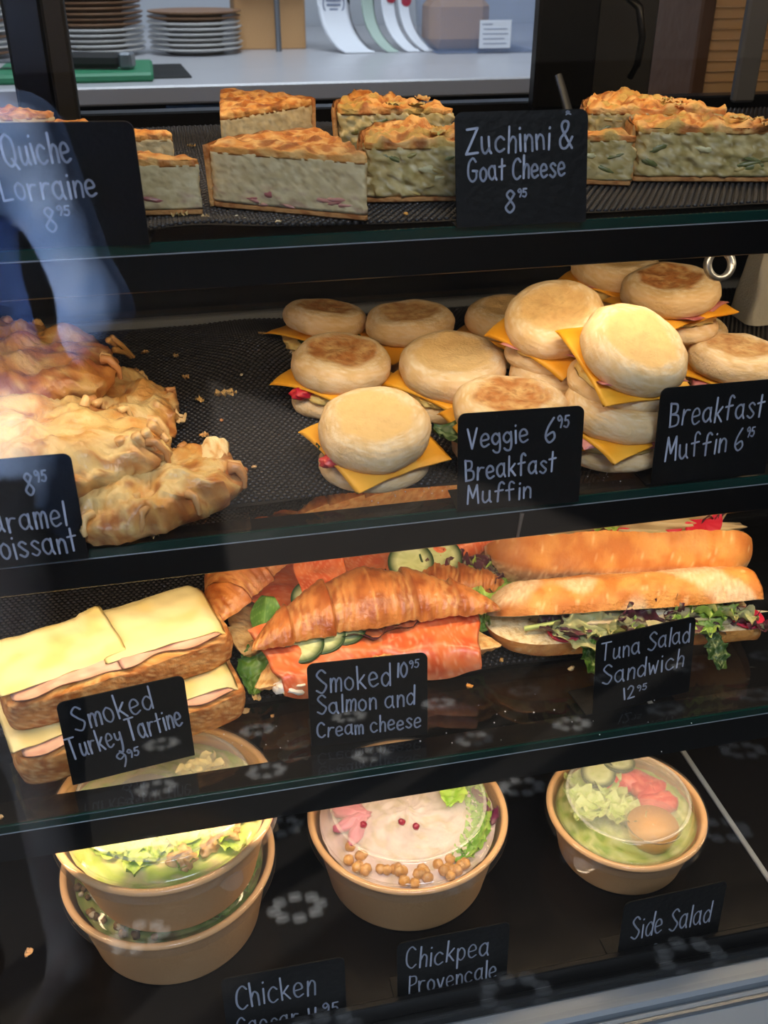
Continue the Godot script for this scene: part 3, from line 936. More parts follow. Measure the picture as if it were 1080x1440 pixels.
func sandwich(label: String, veggie: bool, base: Vector3, s: float, yaw: float, tilt: Vector2, toast: float, seed_: int, droop := 1.0, shift := Vector3.ZERO, lean := Vector2.ZERO) -> Node3D:
	var t := thing("veggie_breakfast_muffin" if veggie else "breakfast_muffin", label, "breakfast sandwich", base, T(Vector3.ZERO, 0, lean.x, lean.y).basis, "veggie breakfast muffins" if veggie else "ham breakfast muffins")
	part("muffin_bottom", muffin_half(100.0 + seed_ % 3, 0.017, 0.2), M.bread, t, Transform3D(Basis.from_euler(Vector3(0, seed_ * 1.3, 0)).scaled(Vector3.ONE * s), Vector3(0, 0, 0)))
	# egg patty, ragged at its edge
	var egg := []
	for k in 14:
		var a := k / 14.0 * TAU
		egg.append(Vector2(cos(a), sin(a)) * 0.0435 * s * (1.0 + 0.16 * nz.get_noise_2d(k * 3.1, seed_ * 5.0)))
	var egg_m := solid(resample(egg, 60, 1), slab_rows(0.007, 5, 5, 0.06), func(p, r, o): return o * (0.004 * fbm(p, 120.0, seed_)) + Vector3(0, 0.0016 * fbm(p, 80.0, seed_), 0) if r.z > 0.5 else Vector3.ZERO, func(p, _r): return C("ecd488").lerp(C("d9ad55"), sm(-0.1, 0.5, fbm(p, 120.0, seed_))))
	part("egg", egg_m, M.moist, t, T(Vector3(0, 0.0160, 0)))
	if veggie:
		part("spinach", leaf(0.05, 0.035, 0.003, seed_, C("27401d"), C("3d5a26"), 16, 10), M.leaf, t, T(Vector3(-0.028 * s, 0.0236, 0.026 * s), 20 + seed_ * 13))
		if seed_ % 2 == 0:
			part("pepper_relish", blob(Vector3(0.015, 0.006, 0.009), seed_, 0.4, func(p): return C("c4203a").lerp(C("e05040"), sm(0.0, 0.4, N(p, 200.0)))), M.moist, t, T(Vector3(-0.036 * s, 0.0236, 0.020 * s), 30))
	else:
		var ham := func(u: float, v: float) -> Vector3:
			return Vector3((u - 0.5) * 0.086, 0.003 * sin(u * 9.0 + seed_) + 0.002 * sin(v * 7.0), (v - 0.5) * 0.078) * s
		part("ham", sheet(18, 14, 0.0022, ham, func(_u, _v, p): return C("d88f88").lerp(C("b9626a"), sm(-0.1, 0.5, N(p, 90.0, seed_)))), M.moist, t, T(Vector3(0, 0.0250, 0), seed_ * 37.0))
	var cz := T(Vector3(shift.x * 0.5, 0.0275, shift.z * 0.5), yaw, tilt.x * 0.7, tilt.y * 0.7)
	cz.basis = cz.basis.scaled(Vector3.ONE * s)
	part("cheese_slice", cheese_slice(seed_ % 4, droop), M.cheese, t, cz)
	var tz := T(Vector3(shift.x, 0.0298 + absf(tilt.x) * 0.00005, shift.z), seed_ * 53.0, 0, 0)
	tz.basis = (Basis(Vector3.RIGHT, deg_to_rad(tilt.x)) * Basis(Vector3.BACK, deg_to_rad(tilt.y)) * tz.basis).scaled(Vector3.ONE * s)
	part("muffin_top", muffin_half(float(seed_ % 5), 0.0255, toast), M.bread, t, tz)
	return t

func build_muffins() -> void:
	var b := Y2 + ON
	var at := func(x: float, y: float, h: float, lv: float) -> Vector3:
		var p := P(x, y, b + lv + h)
		return Vector3(p.x, b + lv, p.z)
	sandwich("veggie muffin at the back with its cheese jutting out over the bare liner", true, at.call(452, 446, 0.043, 0.0), 0.94, 38.0, Vector2(-3, -7), 0.75, 1, 0.5, Vector3(0.004, 0, -0.004))
	sandwich("veggie muffin at the back between two others, dark toasted dimple on top", true, at.call(577, 452, 0.043, 0.0), 1.0, 14.0, Vector2(0, 2), 0.6, 7, 0.9)
	sandwich("veggie muffin at the back, half hidden by the tall stack", true, at.call(716, 445, 0.043, 0.0), 0.98, 40.0, Vector2(2, 0), 0.25, 3, 0.9)
	sandwich("veggie muffin with red relish spilling out under a toasted brown top", true, at.call(478, 508, 0.043, 0.0), 1.02, 44.0, Vector2(6, -2), 0.85, 4, 0.9)
	sandwich("veggie muffin in the middle of its group with a pale smooth top", true, at.call(637, 512, 0.043, 0.0), 1.06, 40.0, Vector2(10, 2), 0.18, 5, 0.9)
	sandwich("veggie muffin at the liner's edge, cheese corners pointing out over spinach", true, at.call(526, 592, 0.045, 0.0), 0.99, 22.0, Vector2(16, 4), 0.10, 6, 0.6, Vector3(0, 0, 0.004))
	sandwich("veggie muffin mostly behind the veggie price card", true, at.call(718, 572, 0.043, 0.0), 1.05, 4.0, Vector2(3, 0), 0.8, 9, 1.0)
	# ham muffins, piled two high
	var low := 0.052
	sandwich("lower ham muffin of the pile by the half hidden veggie muffin", false, at.call(786, 520, 0.045, 0.0), 0.96, 50.0, Vector2(4, 0), 0.3, 11, 1.0)
	sandwich("lower ham muffin of the pile between the two muffin price cards", false, at.call(866, 572, 0.042, 0.0), 0.99, 22.0, Vector2(7, -4), 0.2, 12, 0.8)
	sandwich("lower ham muffin under the dark toasted one by the white bag", false, at.call(958, 462, 0.045, 0.0), 0.97, 20.0, Vector2(0, 0), 0.3, 13, 1.0)
	sandwich("ham muffin whose toasted top rises over the breakfast card", false, at.call(1040, 478, 0.060, 0.0), 0.98, 30.0, Vector2(2, -3), 0.6, 14, 0.8, Vector3(0, 0.0, 0))
	sandwich("lower ham muffin at the back of the piles against the black wall", false, at.call(868, 442, 0.045, 0.0), 0.95, 20.0, Vector2(0, 0), 0.3, 15, 1.0)
	sandwich("upper ham muffin tipped on its pile, cheese corner over the half hidden veggie muffin", false, at.call(784, 436, 0.045, low), 0.97, 32.0, Vector2(14, 10), 0.28, 16, 0.8, Vector3(0, 0, 0), Vector2(6, 4))
	sandwich("upper ham muffin with the brightest smooth top, tipped over the price cards", false, at.call(880, 480, 0.043, low), 1.0, 8.0, Vector2(22, -6), 0.12, 17, 0.5, Vector3(0, 0.004, 0.004), Vector2(6, -2))
	sandwich("upper ham muffin with a dark toasted top and one cheese corner by the white bag", false, at.call(948, 402, 0.045, low), 1.0, 14.0, Vector2(4, 6), 0.95, 18, 0.4, Vector3(-0.004, 0, 0))
	sandwich("upper ham muffin right under the shelf above, at the back of the piles", false, at.call(866, 372, 0.043, low + 0.003), 0.97, 40.0, Vector2(8, 0), 0.15, 19, 0.8)
	# a white paper bag standing behind the muffins
	var bag := thing("paper_bag", "plain white paper bag standing in the corner behind the ham muffins", "paper bag", P(1075, 455, b) + Vector3(0.03, 0, -0.02))
	var bag_m := func(u: float, v: float) -> Vector3:
		var a := u * TAU
		var p := Vector2(signf(cos(a)) * pow(absf(cos(a)), 0.35) * 0.055, signf(sin(a)) * pow(absf(sin(a)), 0.35) * 0.03 * (1.0 - 0.75 * v))
		return Vector3(p.x + 0.022 * v, v * 0.155 + 0.001, p.y) + Vector3(0.002 * N(Vector3(a, v * 3.0, 0), 1.0), 0, 0.003 * N(Vector3(a, v * 4.0, 5.0), 1.0))
	part("bag_body", loft(48, 24, bag_m, func(_u, _v, _p): return C("d9d6c4")), M.bread, bag)
	var clip := thing("steel_clip", "small round steel clip hanging by the white paper bag", "clip", P(1012, 372, Y2 + 0.15))
	part("ring", lathe([Vector2(0.009, -0.003), Vector2(0.014, -0.003), Vector2(0.014, 0.003), Vector2(0.009, 0.003), Vector2(0.009, -0.003)], 28), M.steel, clip, T(Vector3.ZERO, 0, 70))

# ---------------------------------------------------------------- turkey tartines
func tartine(label: String, at: Vector3, yaw: float, roll: float, seed_: float) -> Node3D:
	var t := thing("turkey_tartine", label, "open sandwich", at, T(Vector3.ZERO, yaw, 0, roll).basis, "smoked turkey tartines")
	var l := 0.192
	var w := 0.084
	var poly := []
	for k in 40:
		var a := k / 40.0 * TAU
		poly.append(Vector2(signf(cos(a)) * pow(absf(cos(a)), 0.28) * l * 0.5, signf(sin(a)) * pow(absf(sin(a)), 0.34) * w * 0.5))
	var line := resample(poly, 150, 0)
	var h := 0.027
	var disp := func(p: Vector3, r: Vector3, o: Vector3) -> Vector3:
		if r.z == 1.0:
			return o * (0.0022 * sin(p.y / h * PI) - 0.0012 * absf(fbm(p, 120.0, seed_)) + 0.0016 * N(p, 40.0, seed_))
		return Vector3(0, 0.0012 * fbm(p, 70.0, seed_), 0) if r.z == 2.0 else Vector3.ZERO
	var col := func(p: Vector3, r: Vector3) -> Color:
		if r.z == 2.0 and r.x < 0.985:
			return C("e9c27c").lerp(C("d59a4e"), sm(-0.1, 0.5, fbm(p, 60.0, seed_)))
		var c := C("c98a4b").lerp(C("a8642f"), sm(-0.3, 0.4, fbm(p, 45.0, seed_)))
		c = c.lerp(C("e2b678"), 0.65 * sm(0.05, 0.45, N(p, 520.0, seed_)))
		c = c.lerp(C("7c431c"), 0.5 * sm(0.25, 0.6, N(p, 260.0, seed_ + 4.0)))
		return c
	part("toast", solid(line, slab_rows(h, 10, 12, 0.015), disp, col), M.bread, t)
	# folded turkey showing along the near edge
	for k in 2:
		var x0 := -0.09 + k * 0.086
		var tk := func(u: float, v: float) -> Vector3:
			var x := x0 + u * 0.088
			var z := lerpf(-0.034, 0.0370 + 0.003 * sin(u * 7.0 + k * 2.0), v)
			return Vector3(x, h + 0.0030 + k * 0.0012 + 0.0018 * sin(v * 14.0 + k * 2.0 + u * 3.0) * sm(0.5, 1.0, v), z + 0.002 * sin(u * 12.0))
		part("turkey_slice", sheet(24, 22, 0.0030, tk, func(_u, v, p): return C("edc2ab").lerp(C("d79a86"), sm(0.0, 0.5, N(p, 60.0, seed_ + k)) * 0.6).lerp(C("c98a62"), 0.6 * sm(0.93, 1.0, v))), M.moist, t)
	for k in 2:
		var x0 := [-0.100, -0.012][k] as float
		var ln := [0.104, 0.104][k] as float
		var ch := func(u: float, v: float) -> Vector3:
			var x := x0 + u * ln
			var z := lerpf(-0.046, 0.030 - 0.008 * u * (1.0 if k == 0 else -0.3), v)
			var y := h + 0.0085 + k * 0.0 + (0.0028 if k == 0 and u > 0.8 else 0.0) + 0.0012 * nz.get_noise_2d(x * 40.0, z * 40.0 + seed_)
			y -= 0.0025 * sm(0.8, 1.0, v) + 0.003 * sm(0.85, 1.0, 1.0 - v)
			y += 0.0035 * sm(0.7, 1.0, u) * (1.0 if k == 0 else 0.0) * (1.0 - v)
			if k == 1:
				y -= 0.006 * sm(0.9, 1.0, u)
			return Vector3(x + 0.004 * (v - 0.5) * (1 if k == 0 else -1), y, z)
		part("cheese_slice", sheet(30, 24, 0.0022, ch, func(_u, _v, p): return C("f4e4a8").lerp(C("eed88e"), sm(-0.2, 0.4, N(p, 28.0, seed_ + k * 3.0)))), M.cheese, t)
	return t

func build_tartines() -> void:
	var b := Y3 + ON
	var p := P(160, 912, b + 0.062)
	var lo := tartine("lower turkey tartine of the pair, its cheese corners showing either side of the card", Vector3(p.x + 0.006, b, p.z + 0.026), 17.0, 0.0, 5.0)
	lo.rotation.y = deg_to_rad(15.0)
	tartine("upper turkey tartine with two wide cheese slices lying over the toast", Vector3(p.x, b + 0.0385, p.z), 17.5, 0.0, 15.0)

# ---------------------------------------------------------------- salmon croissants
func croissant_half(l: float, r: float, bend: float, upper: bool, seed_: float) -> ArrayMesh:
	var segs := 6.0
	var pos := func(u: float, v: float) -> Vector3:
		var s := v * 2.0 - 1.0
		var z := bend * s * s
		var env := pow(maxf(1.0 - pow(absf(s), 1.9), 0.0), 0.70)
		var q := (s * 0.5 + 0.5) * segs
		var f := q - floorf(q)
		var ridge := 1.0 + 0.20 * (f if s < 0.0 else 1.0 - f) - 0.10
		var rr := r * env * ridge
		var a := u * TAU
		var ca := cos(a)
		var sa := sin(a)
		var y := 0.0
		if upper:
			y = sa * rr * 0.95 if sa > 0.0 else sa * rr * 0.10
		else:
			y = sa * rr * 0.72 if sa < 0.0 else sa * rr * 0.12
		var p := Vector3(s * l * 0.5, y, z + ca * rr * 1.05)
		var n := 0.0011 * fbm(p, 110.0, seed_) + 0.00025 * sin(q * TAU * 5.0 + ca * 5.0)
		return p + Vector3(0, signf(sa) * n * 1.4, ca * n)
	var col := func(u: float, v: float, p: Vector3) -> Color:
		var s := v * 2.0 - 1.0
		var q := (s * 0.5 + 0.5) * segs
		var f := q - floorf(q)
		var sa := sin(u * TAU)
		if (upper and sa < -0.12) or (not upper and sa > 0.12):
			return C("e3bd7e").lerp(C("cc9454"), sm(-0.2, 0.4, fbm(p, 90.0, seed_)))
		var st := 0.5 + 0.5 * sin(q * TAU * 5.0 + cos(u * TAU) * 4.0 + 3.0 * N(p, 60.0, seed_))
		var c := C("c67a3c").lerp(C("9c4f1e"), sm(-0.3, 0.4, fbm(p, 38.0, seed_ + 2.0)))
		c = c.lerp(C("e6b06a"), 0.6 * st * sm(0.1, 0.9, f if s > 0.0 else 1.0 - f))
		c = c.lerp(C("84401a"), 0.45 * sm(0.2, 0.6, N(p, 75.0, seed_ + 9.0)))
		if not upper:
			c = c.lerp(C("e2b473"), 0.25)
		return c
	return loft(44, 112, pos, col)

func salmon_sheet(w: float, drop: float, reach: float, seed_: float) -> ArrayMesh:
	# lies flat at the back, rolls over the front edge and hangs
	var mid := func(u: float, v: float) -> Vector3:
		var x := (u - 0.5) * w
		var s := v * (reach + drop)
		var y := 0.0
		var z := 0.0
		if s < reach:
			z = s - reach
		else:
			var e := (s - reach) / maxf(drop, 1e-4) * (0.62 + 0.38 * pow(sin(PI * clampf(u * 0.9 + 0.05, 0, 1)), 0.5) + 0.14 * sin(u * 9.0 + seed_))
			z = drop * 0.55 * sin(e * PI * 0.5)
			y = -drop * 0.85 * (1.0 - cos(e * PI * 0.5))
		var n := N(Vector3(x, s, seed_), 34.0, seed_)
		return Vector3(x + 0.004 * N(Vector3(s, x, 2.0), 30.0, seed_), y + 0.0030 * n, z + 0.004 * N(Vector3(x, 0, seed_), 26.0, seed_) * v)
	var col := func(u: float, v: float, p: Vector3) -> Color:
		var st := sin((u * w + v * 0.045 * 1.3) * 700.0 + 5.0 * N(p, 40.0, seed_))
		var c := C("e8793f").lerp(C("d95f33"), sm(-0.3, 0.4, fbm(p, 40.0, seed_)))
		c = c.lerp(C("f5b48c"), 0.55 * sm(0.72, 0.98, st))
		return c.lerp(C("f09a6a"), 0.4 * sm(0.1, 0.5, N(p, 55.0, seed_ + 7.0)))
	return sheet(40, 20, 0.0024, mid, col)

func cucumber(r: float) -> ArrayMesh:
	var prof := [Vector2(0.0005, -0.0016), Vector2(r * 0.9, -0.0016), Vector2(r, -0.0012), Vector2(r, 0.0012), Vector2(r * 0.93, 0.0016), Vector2(r * 0.6, 0.0015), Vector2(r * 0.3, 0.0014), Vector2(0.0005, 0.0014)]
	var n := prof.size()
	return loft(40, n - 1, func(u, v):
		var q: Vector2 = prof[int(round(v * (n - 1)))]
		return Vector3(q.x * cos(u * TAU), q.y, q.x * sin(u * TAU)),
		func(u, v, p):
			var q: Vector2 = prof[int(round(v * (n - 1)))]
			if q.x > r * 0.92:
				return C("2c4a22")
			return C("d3dda0").lerp(C("e8ebc8"), sm(0.5, 0.8, q.x / r)).lerp(C("b5c27c"), 0.5 * sm(0.1, 0.5, N(p, 160.0))))

func salmon_croissant(label: String, at: Vector3, yaw: float, l: float, r: float, bend: float, open: float, seed_: float, lift := 0.0, topshift := Vector3.ZERO, tip := Vector2.ZERO) -> Node3D:
	var t := thing("salmon_croissant", label, "croissant sandwich", at, T(Vector3.ZERO, yaw, tip.x, tip.y).basis, "smoked salmon croissants")
	part("croissant_bottom", croissant_half(l, r, bend, false, seed_), M.glazed, t, T(Vector3(0, r * 0.72, 0)))
	part("croissant_top", croissant_half(l * 1.02, r * 1.04, bend, true, seed_ + 20.0), M.glazed, t, Transform3D(Basis(Vector3.RIGHT, deg_to_rad(-open)), Vector3(0, r * 0.72 + 0.010 + lift, -0.006) + topshift))
	return t

func build_salmon_croissants() -> void:
	var b := Y3 + ON
	var red := C("3a1626")
	var red2 := C("5d2a3c")
	var grn := C("7fa63a")
	var grn2 := C("a9c95a")
	# the one across the card
	var c1 := Vector3(0.140, b, -0.700)
	var t := salmon_croissant("salmon croissant lying across behind the salmon card, ridged top half lifted", c1 + Vector3(0, 0, -0.014), 3.0, 0.228, 0.039, 0.050, 16.0, 3.0, 0.000, Vector3(0.004, 0.0, -0.014))
	part("salmon_slice", salmon_sheet(0.125, 0.030, 0.060, 4.0), M.moist, t, T(Vector3(-0.034, 0.0370, 0.036), 15, 12))
	part("salmon_slice", salmon_sheet(0.092, 0.032, 0.055, 9.0), M.moist, t, T(Vector3(0.046, 0.0350, 0.040), -17, 12))
	part("cream_cheese", blob(Vector3(0.014, 0.006, 0.012), 3.0, 0.5, func(_p): return C("f3ead8")), M.moist, t, T(Vector3(-0.082, 0.026, 0.050)))
	for k in 3:
		part("cucumber_slice", cucumber(0.022), M.moist, t, T(Vector3(-0.068 + k * 0.021, 0.0435 + 0.001 * k, 0.020 - 0.006 * k), 0, 14, 4))
	part("lettuce_leaf", leaf(0.12, 0.05, 0.004, 5.0, C("3f5a22"), red2), M.leaf, t, T(Vector3(-0.06, 0.038, 0.002)))
	# standing on end beside the tartines
	var c2 := P(392, 905, b)
	c2.y = b
	t = salmon_croissant("salmon croissant end-on beside the tartine, spinach and cucumber poking out", c2 + Vector3(0.004, 0, -0.048), 58.0, 0.20, 0.037, 0.016, 24.0, 13.0, 0.012, Vector3(0, 0.004, -0.014))
	part("salmon_slice", salmon_sheet(0.088, 0.030, 0.045, 14.0), M.moist, t, T(Vector3(0.004, 0.0345, 0.030), 4, 6))
	part("lettuce_leaf", leaf(0.05, 0.034, 0.005, 15.0, grn, C("4f7a2a")), M.leaf, t, T(Vector3(-0.078, 0.026, 0.020), 200, 0, -30))
	var sp := P(376, 838, b + 0.062) - t.position
	part("spinach_leaf", spinach(0.040, 0.030), M.leaf, t, Transform3D(t.basis.inverse() * (Basis(Vector3.UP, deg_to_rad(-22)) * Basis(Vector3.RIGHT, deg_to_rad(58))), t.basis.inverse() * sp))
	var cu := P(440, 842, b + 0.050) - t.position
	part("cucumber_slice", cucumber(0.021), M.moist, t, Transform3D(t.basis.inverse() * Basis(Vector3.RIGHT, deg_to_rad(24)), t.basis.inverse() * cu))
	var sx := P(458, 822, b + 0.060) - t.position
	part("salmon_slice", salmon_sheet(0.050, 0.026, 0.040, 44.0), M.moist, t, Transform3D(t.basis.inverse() * Basis(Vector3.RIGHT, deg_to_rad(10)), t.basis.inverse() * sx))
	# far one loaded with salad leaves
	var c3 := P(582, 822, b + 0.02)
	c3.y = b + 0.003
	t = salmon_croissant("salmon croissant heaped with red lettuce and two cucumber slices", c3 + Vector3(0.0, 0, -0.018), 6.0, 0.215, 0.037, 0.016, 62.0, 23.0, 0.022, Vector3(0, 0.004, -0.050))
	part("salmon_slice", salmon_sheet(0.080, 0.026, 0.050, 24.0), M.moist, t, T(Vector3(-0.050, 0.040, 0.028), -14, 6))
	part("salmon_slice", salmon_sheet(0.075, 0.020, 0.060, 29.0), M.moist, t, T(Vector3(0.052, 0.058, 0.014), 10, 12))
	for k in 3:
		part("red_lettuce_leaf", leaf(0.066, 0.040, 0.0065, 30.0 + k, red, red2), M.leaf, t, T(Vector3(-0.026 + k * 0.022, 0.038, 0.040), [170, 10, 350][k], 38, -4))
	for k in 2:
		part("green_lettuce_leaf", leaf(0.056, 0.042, 0.0065, 35.0 + k, grn, grn2), M.leaf, t, T(Vector3([-0.034, 0.040][k], 0.034, 0.043), [190, -12][k], 36, -10))
	for k in 2:
		part("cucumber_slice", cucumber(0.023), M.moist, t, T(Vector3(-0.010 + k * 0.032, 0.053, 0.030 - 0.002 * k), 0, 32, [6, -6][k]))
	# squeezed between that one and the baguettes
	var c4 := P(628, 878, b)
	c4.y = b
	t = salmon_croissant("salmon croissant tucked in behind, green lettuce at its end beside the baguette", c4 + Vector3(-0.006, 0, -0.030), 168.0, 0.14, 0.025, 0.010, 8.0, 33.0, 0.000)
	var lf := P(640, 842, b + 0.036) - t.position
	for k in 2:
		part("green_lettuce_leaf", leaf(0.045, 0.036, 0.006, 45.0 + k, grn, grn2), M.leaf, t, Transform3D(t.basis.inverse() * (Basis(Vector3.UP, deg_to_rad(-40 - 30 * k)) * Basis(Vector3.RIGHT, deg_to_rad(40)) * Basis(Vector3.BACK, deg_to_rad(-18))), t.basis.inverse() * lf))

func spinach(l: float, w: float) -> ArrayMesh:
	var mid := func(u: float, v: float) -> Vector3:
		var s := v * 2.0 - 1.0
		var half := w * 0.5 * pow(sin(PI * clampf(u * 0.9 + 0.07, 0, 1)), 0.62)
		return Vector3(s * half, 0.0025 * cos(s * 3.0) + 0.0012 * sin(u * 9.0) * s, u * l)
	return sheet(20, 26, 0.0006, mid, func(u, v, p):
		var s: float = absf(v * 2.0 - 1.0)
		var vein := 1.0 if s < 0.05 or absf(fmod(u * 5.0 + 10.0 - s * 1.4, 1.0) - 0.5) < 0.07 else 0.0
		return C("5f8f2c").lerp(C("8fb552"), 0.6 * vein).lerp(C("4b7a24"), 0.5 * sm(0.0, 0.5, N(p, 70.0))))

# ---------------------------------------------------------------- baguettes
func half_loaf(l: float, w: float, h: float, upper: bool, seed_: float, round_l: bool, round_r: bool, flour: float) -> ArrayMesh:
	var pos := func(u: float, v: float) -> Vector3:
		var x := (v - 0.5) * l
		var e := 1.0
		if round_l:
			e *= pow(1.0 - pow(1.0 - clampf(v / 0.22, 0.0, 1.0), 2.4), 0.55)
		if round_r:
			e *= pow(1.0 - pow(1.0 - clampf((1.0 - v) / 0.16, 0.0, 1.0), 2.4), 0.55)
		e = maxf(e, 0.02)
		if v < 0.004 or v > 0.996:
			e = 0.0005
		var a := u * TAU
		var y := sin(a)
		var crust := (y > 0.0) == upper
		var p := Vector3(x, (signf(y) * pow(absf(y), 0.8) * h if crust else y * h * 0.06) * e, signf(cos(a)) * pow(absf(cos(a)), 0.85) * w * 0.5 * e)
		var n := fbm(p, 55.0, seed_) * 0.0016 + N(p, 16.0, seed_) * 0.0022
		return p + Vector3(0, n * (1.0 if crust else 0.5), n * cos(a)) * e
	var col := func(u: float, v: float, p: Vector3) -> Color:
		var y := sin(u * TAU)
		var crust := (y > -0.03) == upper if upper else y < 0.03
		if not crust or v < 0.003 or v > 0.997:
			return C("eddcb4").lerp(C("d2b582"), sm(-0.1, 0.45, fbm(p, 130.0, seed_)))
		var c := C("e3a052").lerp(C("c97b34"), sm(-0.35, 0.4, fbm(p, 30.0, seed_ + 2.0)))
		var ends := sm(0.62, 1.0, absf(v * 2.0 - 1.0)) if round_l else 0.0
		if v > 0.5 and not round_r:
			ends = 0.0
		c = c.lerp(C("a85c28"), 0.7 * clampf(ends + 0.4 * N(p, 28.0, seed_ + 1.0), 0.0, 1.0))
		c = c.lerp(C("f0dcb4"), flour * sm(-0.05, 0.35, N(Vector3(p.x, p.y * 0.6, p.z), 17.0, seed_ + 6.0)) * (0.75 + 0.4 * N(p, 300.0, seed_)))
		c = c.lerp(C("f3d49a"), 0.5 * sm(0.6, 0.75, N(p, 120.0, seed_ + 11.0)))
		if absf(y) > 0.75 and not upper:   # floury sole of the loaf
			c = c.lerp(C("b08a62").lerp(C("d6b88e"), sm(-0.2, 0.4, N(p, 420.0, seed_))), sm(0.75, 0.86, absf(y)))
		return c
	return loft(48, 120, pos, col)

func build_baguettes() -> void:
	var b := Y3 + ON
	var red := C("33141f")
	var red2 := C("61303f")
	var grn := C("6f9a30")
	var grn2 := C("b6cf6a")
	# the open one by the tuna card
	var L := P(680, 872, b + 0.028)
	var R := P(1049, 832, b + 0.04)
	var ax := R - L
	ax.y = 0
	var len := ax.length()
	var yaw := rad_to_deg(atan2(-ax.z, ax.x))
	var mid := (L + R) * 0.5
	var t := thing("tuna_baguette", "tuna baguette with its mouth open and salad spilling out over the tuna card", "baguette sandwich", Vector3(mid.x, b, mid.z + 0.004), Basis(Vector3.UP, deg_to_rad(yaw)), "tuna baguettes")
	part("baguette_bottom", half_loaf(len, 0.080, 0.028, false, 3.0, true, false, 0.1), M.baked, t, T(Vector3(0, 0.028, 0.0)))
	part("baguette_top", half_loaf(len, 0.078, 0.031, true, 8.0, true, false, 0.85), M.baked, t, T(Vector3(0.002, 0.0325, -0.006), 0, -31))
	var salad := func(parent: Node3D, spots: Array) -> void:
		for s in spots:
			var kind: int = s[0]
			var m: ArrayMesh
			var nm := ""
			if kind == 0:
				m = leaf(s[5], s[5] * 0.62, 0.006, s[4] + 50.0, red, red2)
				nm = "red_lettuce_leaf"
			elif kind == 1:
				m = leaf(s[5], s[5] * 0.62, 0.006, s[4] + 70.0, grn, grn2)
				nm = "green_lettuce_leaf"
			else:
				m = leaf(s[5], s[5] * 0.5, 0.005, s[4] + 90.0, C("a9ad72"), C("c9c08a"))
				nm = "tuna_salad_leaf"
			part(nm, m, M.leaf, parent, T(Vector3(s[1], s[2], s[3]), s[4], s[6] if s.size() > 6 else 0.0, s[7] if s.size() > 7 else -8.0))
	var tuna := func(l: float, w: float, h: float, seed_: float) -> ArrayMesh:
		return blob(Vector3(l, h, w), seed_, 0.35, func(p): return C("b9a585").lerp(C("d8cba6"), sm(-0.2, 0.4, fbm(p, 160.0, seed_))).lerp(C("8d9a52"), 0.5 * sm(0.2, 0.5, N(p, 70.0, seed_))), 40, 20)
	part("tuna_filling", tuna.call(0.105, 0.026, 0.013, 4.0), M.moist, t, T(Vector3(0.022, 0.032, 0.006)))
	salad.call(t, [[0, -0.066, 0.040, 0.030, 16.0, 0.074, 36.0], [0, -0.012, 0.040, 0.032, -6.0, 0.078, 34.0], [0, 0.034, 0.041, 0.030, 6.0, 0.080, 36.0], [2, -0.074, 0.038, 0.034, -4.0, 0.080, 34.0], [2, -0.020, 0.036, 0.037, 8.0, 0.080, 30.0], [1, 0.040, 0.038, 0.032, -6.0, 0.050, 16.0], [0, -0.085, 0.040, 0.026, 4.0, 0.060, 20.0], [1, 0.004, 0.036, 0.030, -24.0, 0.046], [2, -0.050, 0.036, 0.026, -30.0, 0.050], [2, -0.030, 0.036, 0.028, -10.0, 0.055], [1, 0.060, 0.044, 0.020, -6.0, 0.046], [2, 0.078, 0.042, 0.020, -16.0, 0.050], [0, 0.105, 0.034, 0.022, -40.0, 0.034]])
	var hang := P(822, 900, b + 0.030) - t.position
	part("hanging_leaf", leaf(0.040, 0.020, 0.004, 7.0, C("3f6a22"), C("5f8a30")), M.leaf, t, T(t.basis.inverse() * hang, -80, 0, -32))
	var hang2 := P(1000, 890, b + 0.030) - t.position
	part("hanging_leaf", leaf(0.034, 0.022, 0.003, 8.0, C("2f4a20"), C("3f5a2a")), M.leaf, t, T(t.basis.inverse() * hang2, -85, 0, -40))
	for k in 2:
		part("radish_slice", radish(0.016), M.moist, t, T(Vector3([-0.060, 0.118][k], 0.032, 0.026), 0, 4))
	part("stalk", tube([Vector3(-0.098, 0.036, 0.024), Vector3(-0.075, 0.041, 0.026), Vector3(-0.05, 0.043, 0.022)], 0.0026, 0.0016, C("c7d67e"), 8), M.leaf, t)
	part("stalk", tube([Vector3(-0.046, 0.026, 0.036), Vector3(-0.036, 0.028, 0.040), Vector3(-0.020, 0.030, 0.034)], 0.003, 0.002, C("8fc040"), 8), M.leaf, t)
	# the one lying on its side behind
	L = P(686, 782, b + 0.048)
	R = P(1062, 778, b + 0.048)
	ax = R - L
	ax.y = 0
	len = ax.length()
	yaw = rad_to_deg(atan2(-ax.z, ax.x))
	mid = (L + R) * 0.5
	t = thing("tuna_baguette", "tuna baguette lying on its side, smooth crust forward and radish slices on top", "baguette sandwich", Vector3(mid.x, b + 0.033, mid.z - 0.016), Basis(Vector3.UP, deg_to_rad(yaw)), "tuna baguettes")
	part("baguette_bottom", half_loaf(len, 0.080, 0.042, false, 13.0, true, true, 0.12), M.baked, t, T(Vector3(0, 0.020, 0.006), 0, -50))
	part("baguette_top", half_loaf(len * 0.97, 0.066, 0.030, true, 18.0, true, false, 0.3), M.baked, t, T(Vector3(-0.008, 0.028, -0.038), 0, -64))
	part("tuna_filling", tuna.call(0.115, 0.012, 0.024, 14.0), M.moist, t, T(Vector3(0.0, 0.026, -0.016), 0, 20))
	for k in 4:
		part("radish_slice", radish(0.021), M.moist, t, T(Vector3(-0.035 + k * 0.042, 0.040 - 0.001 * k, -0.010), 0, 70, [8, -6, 4, -10][k]))
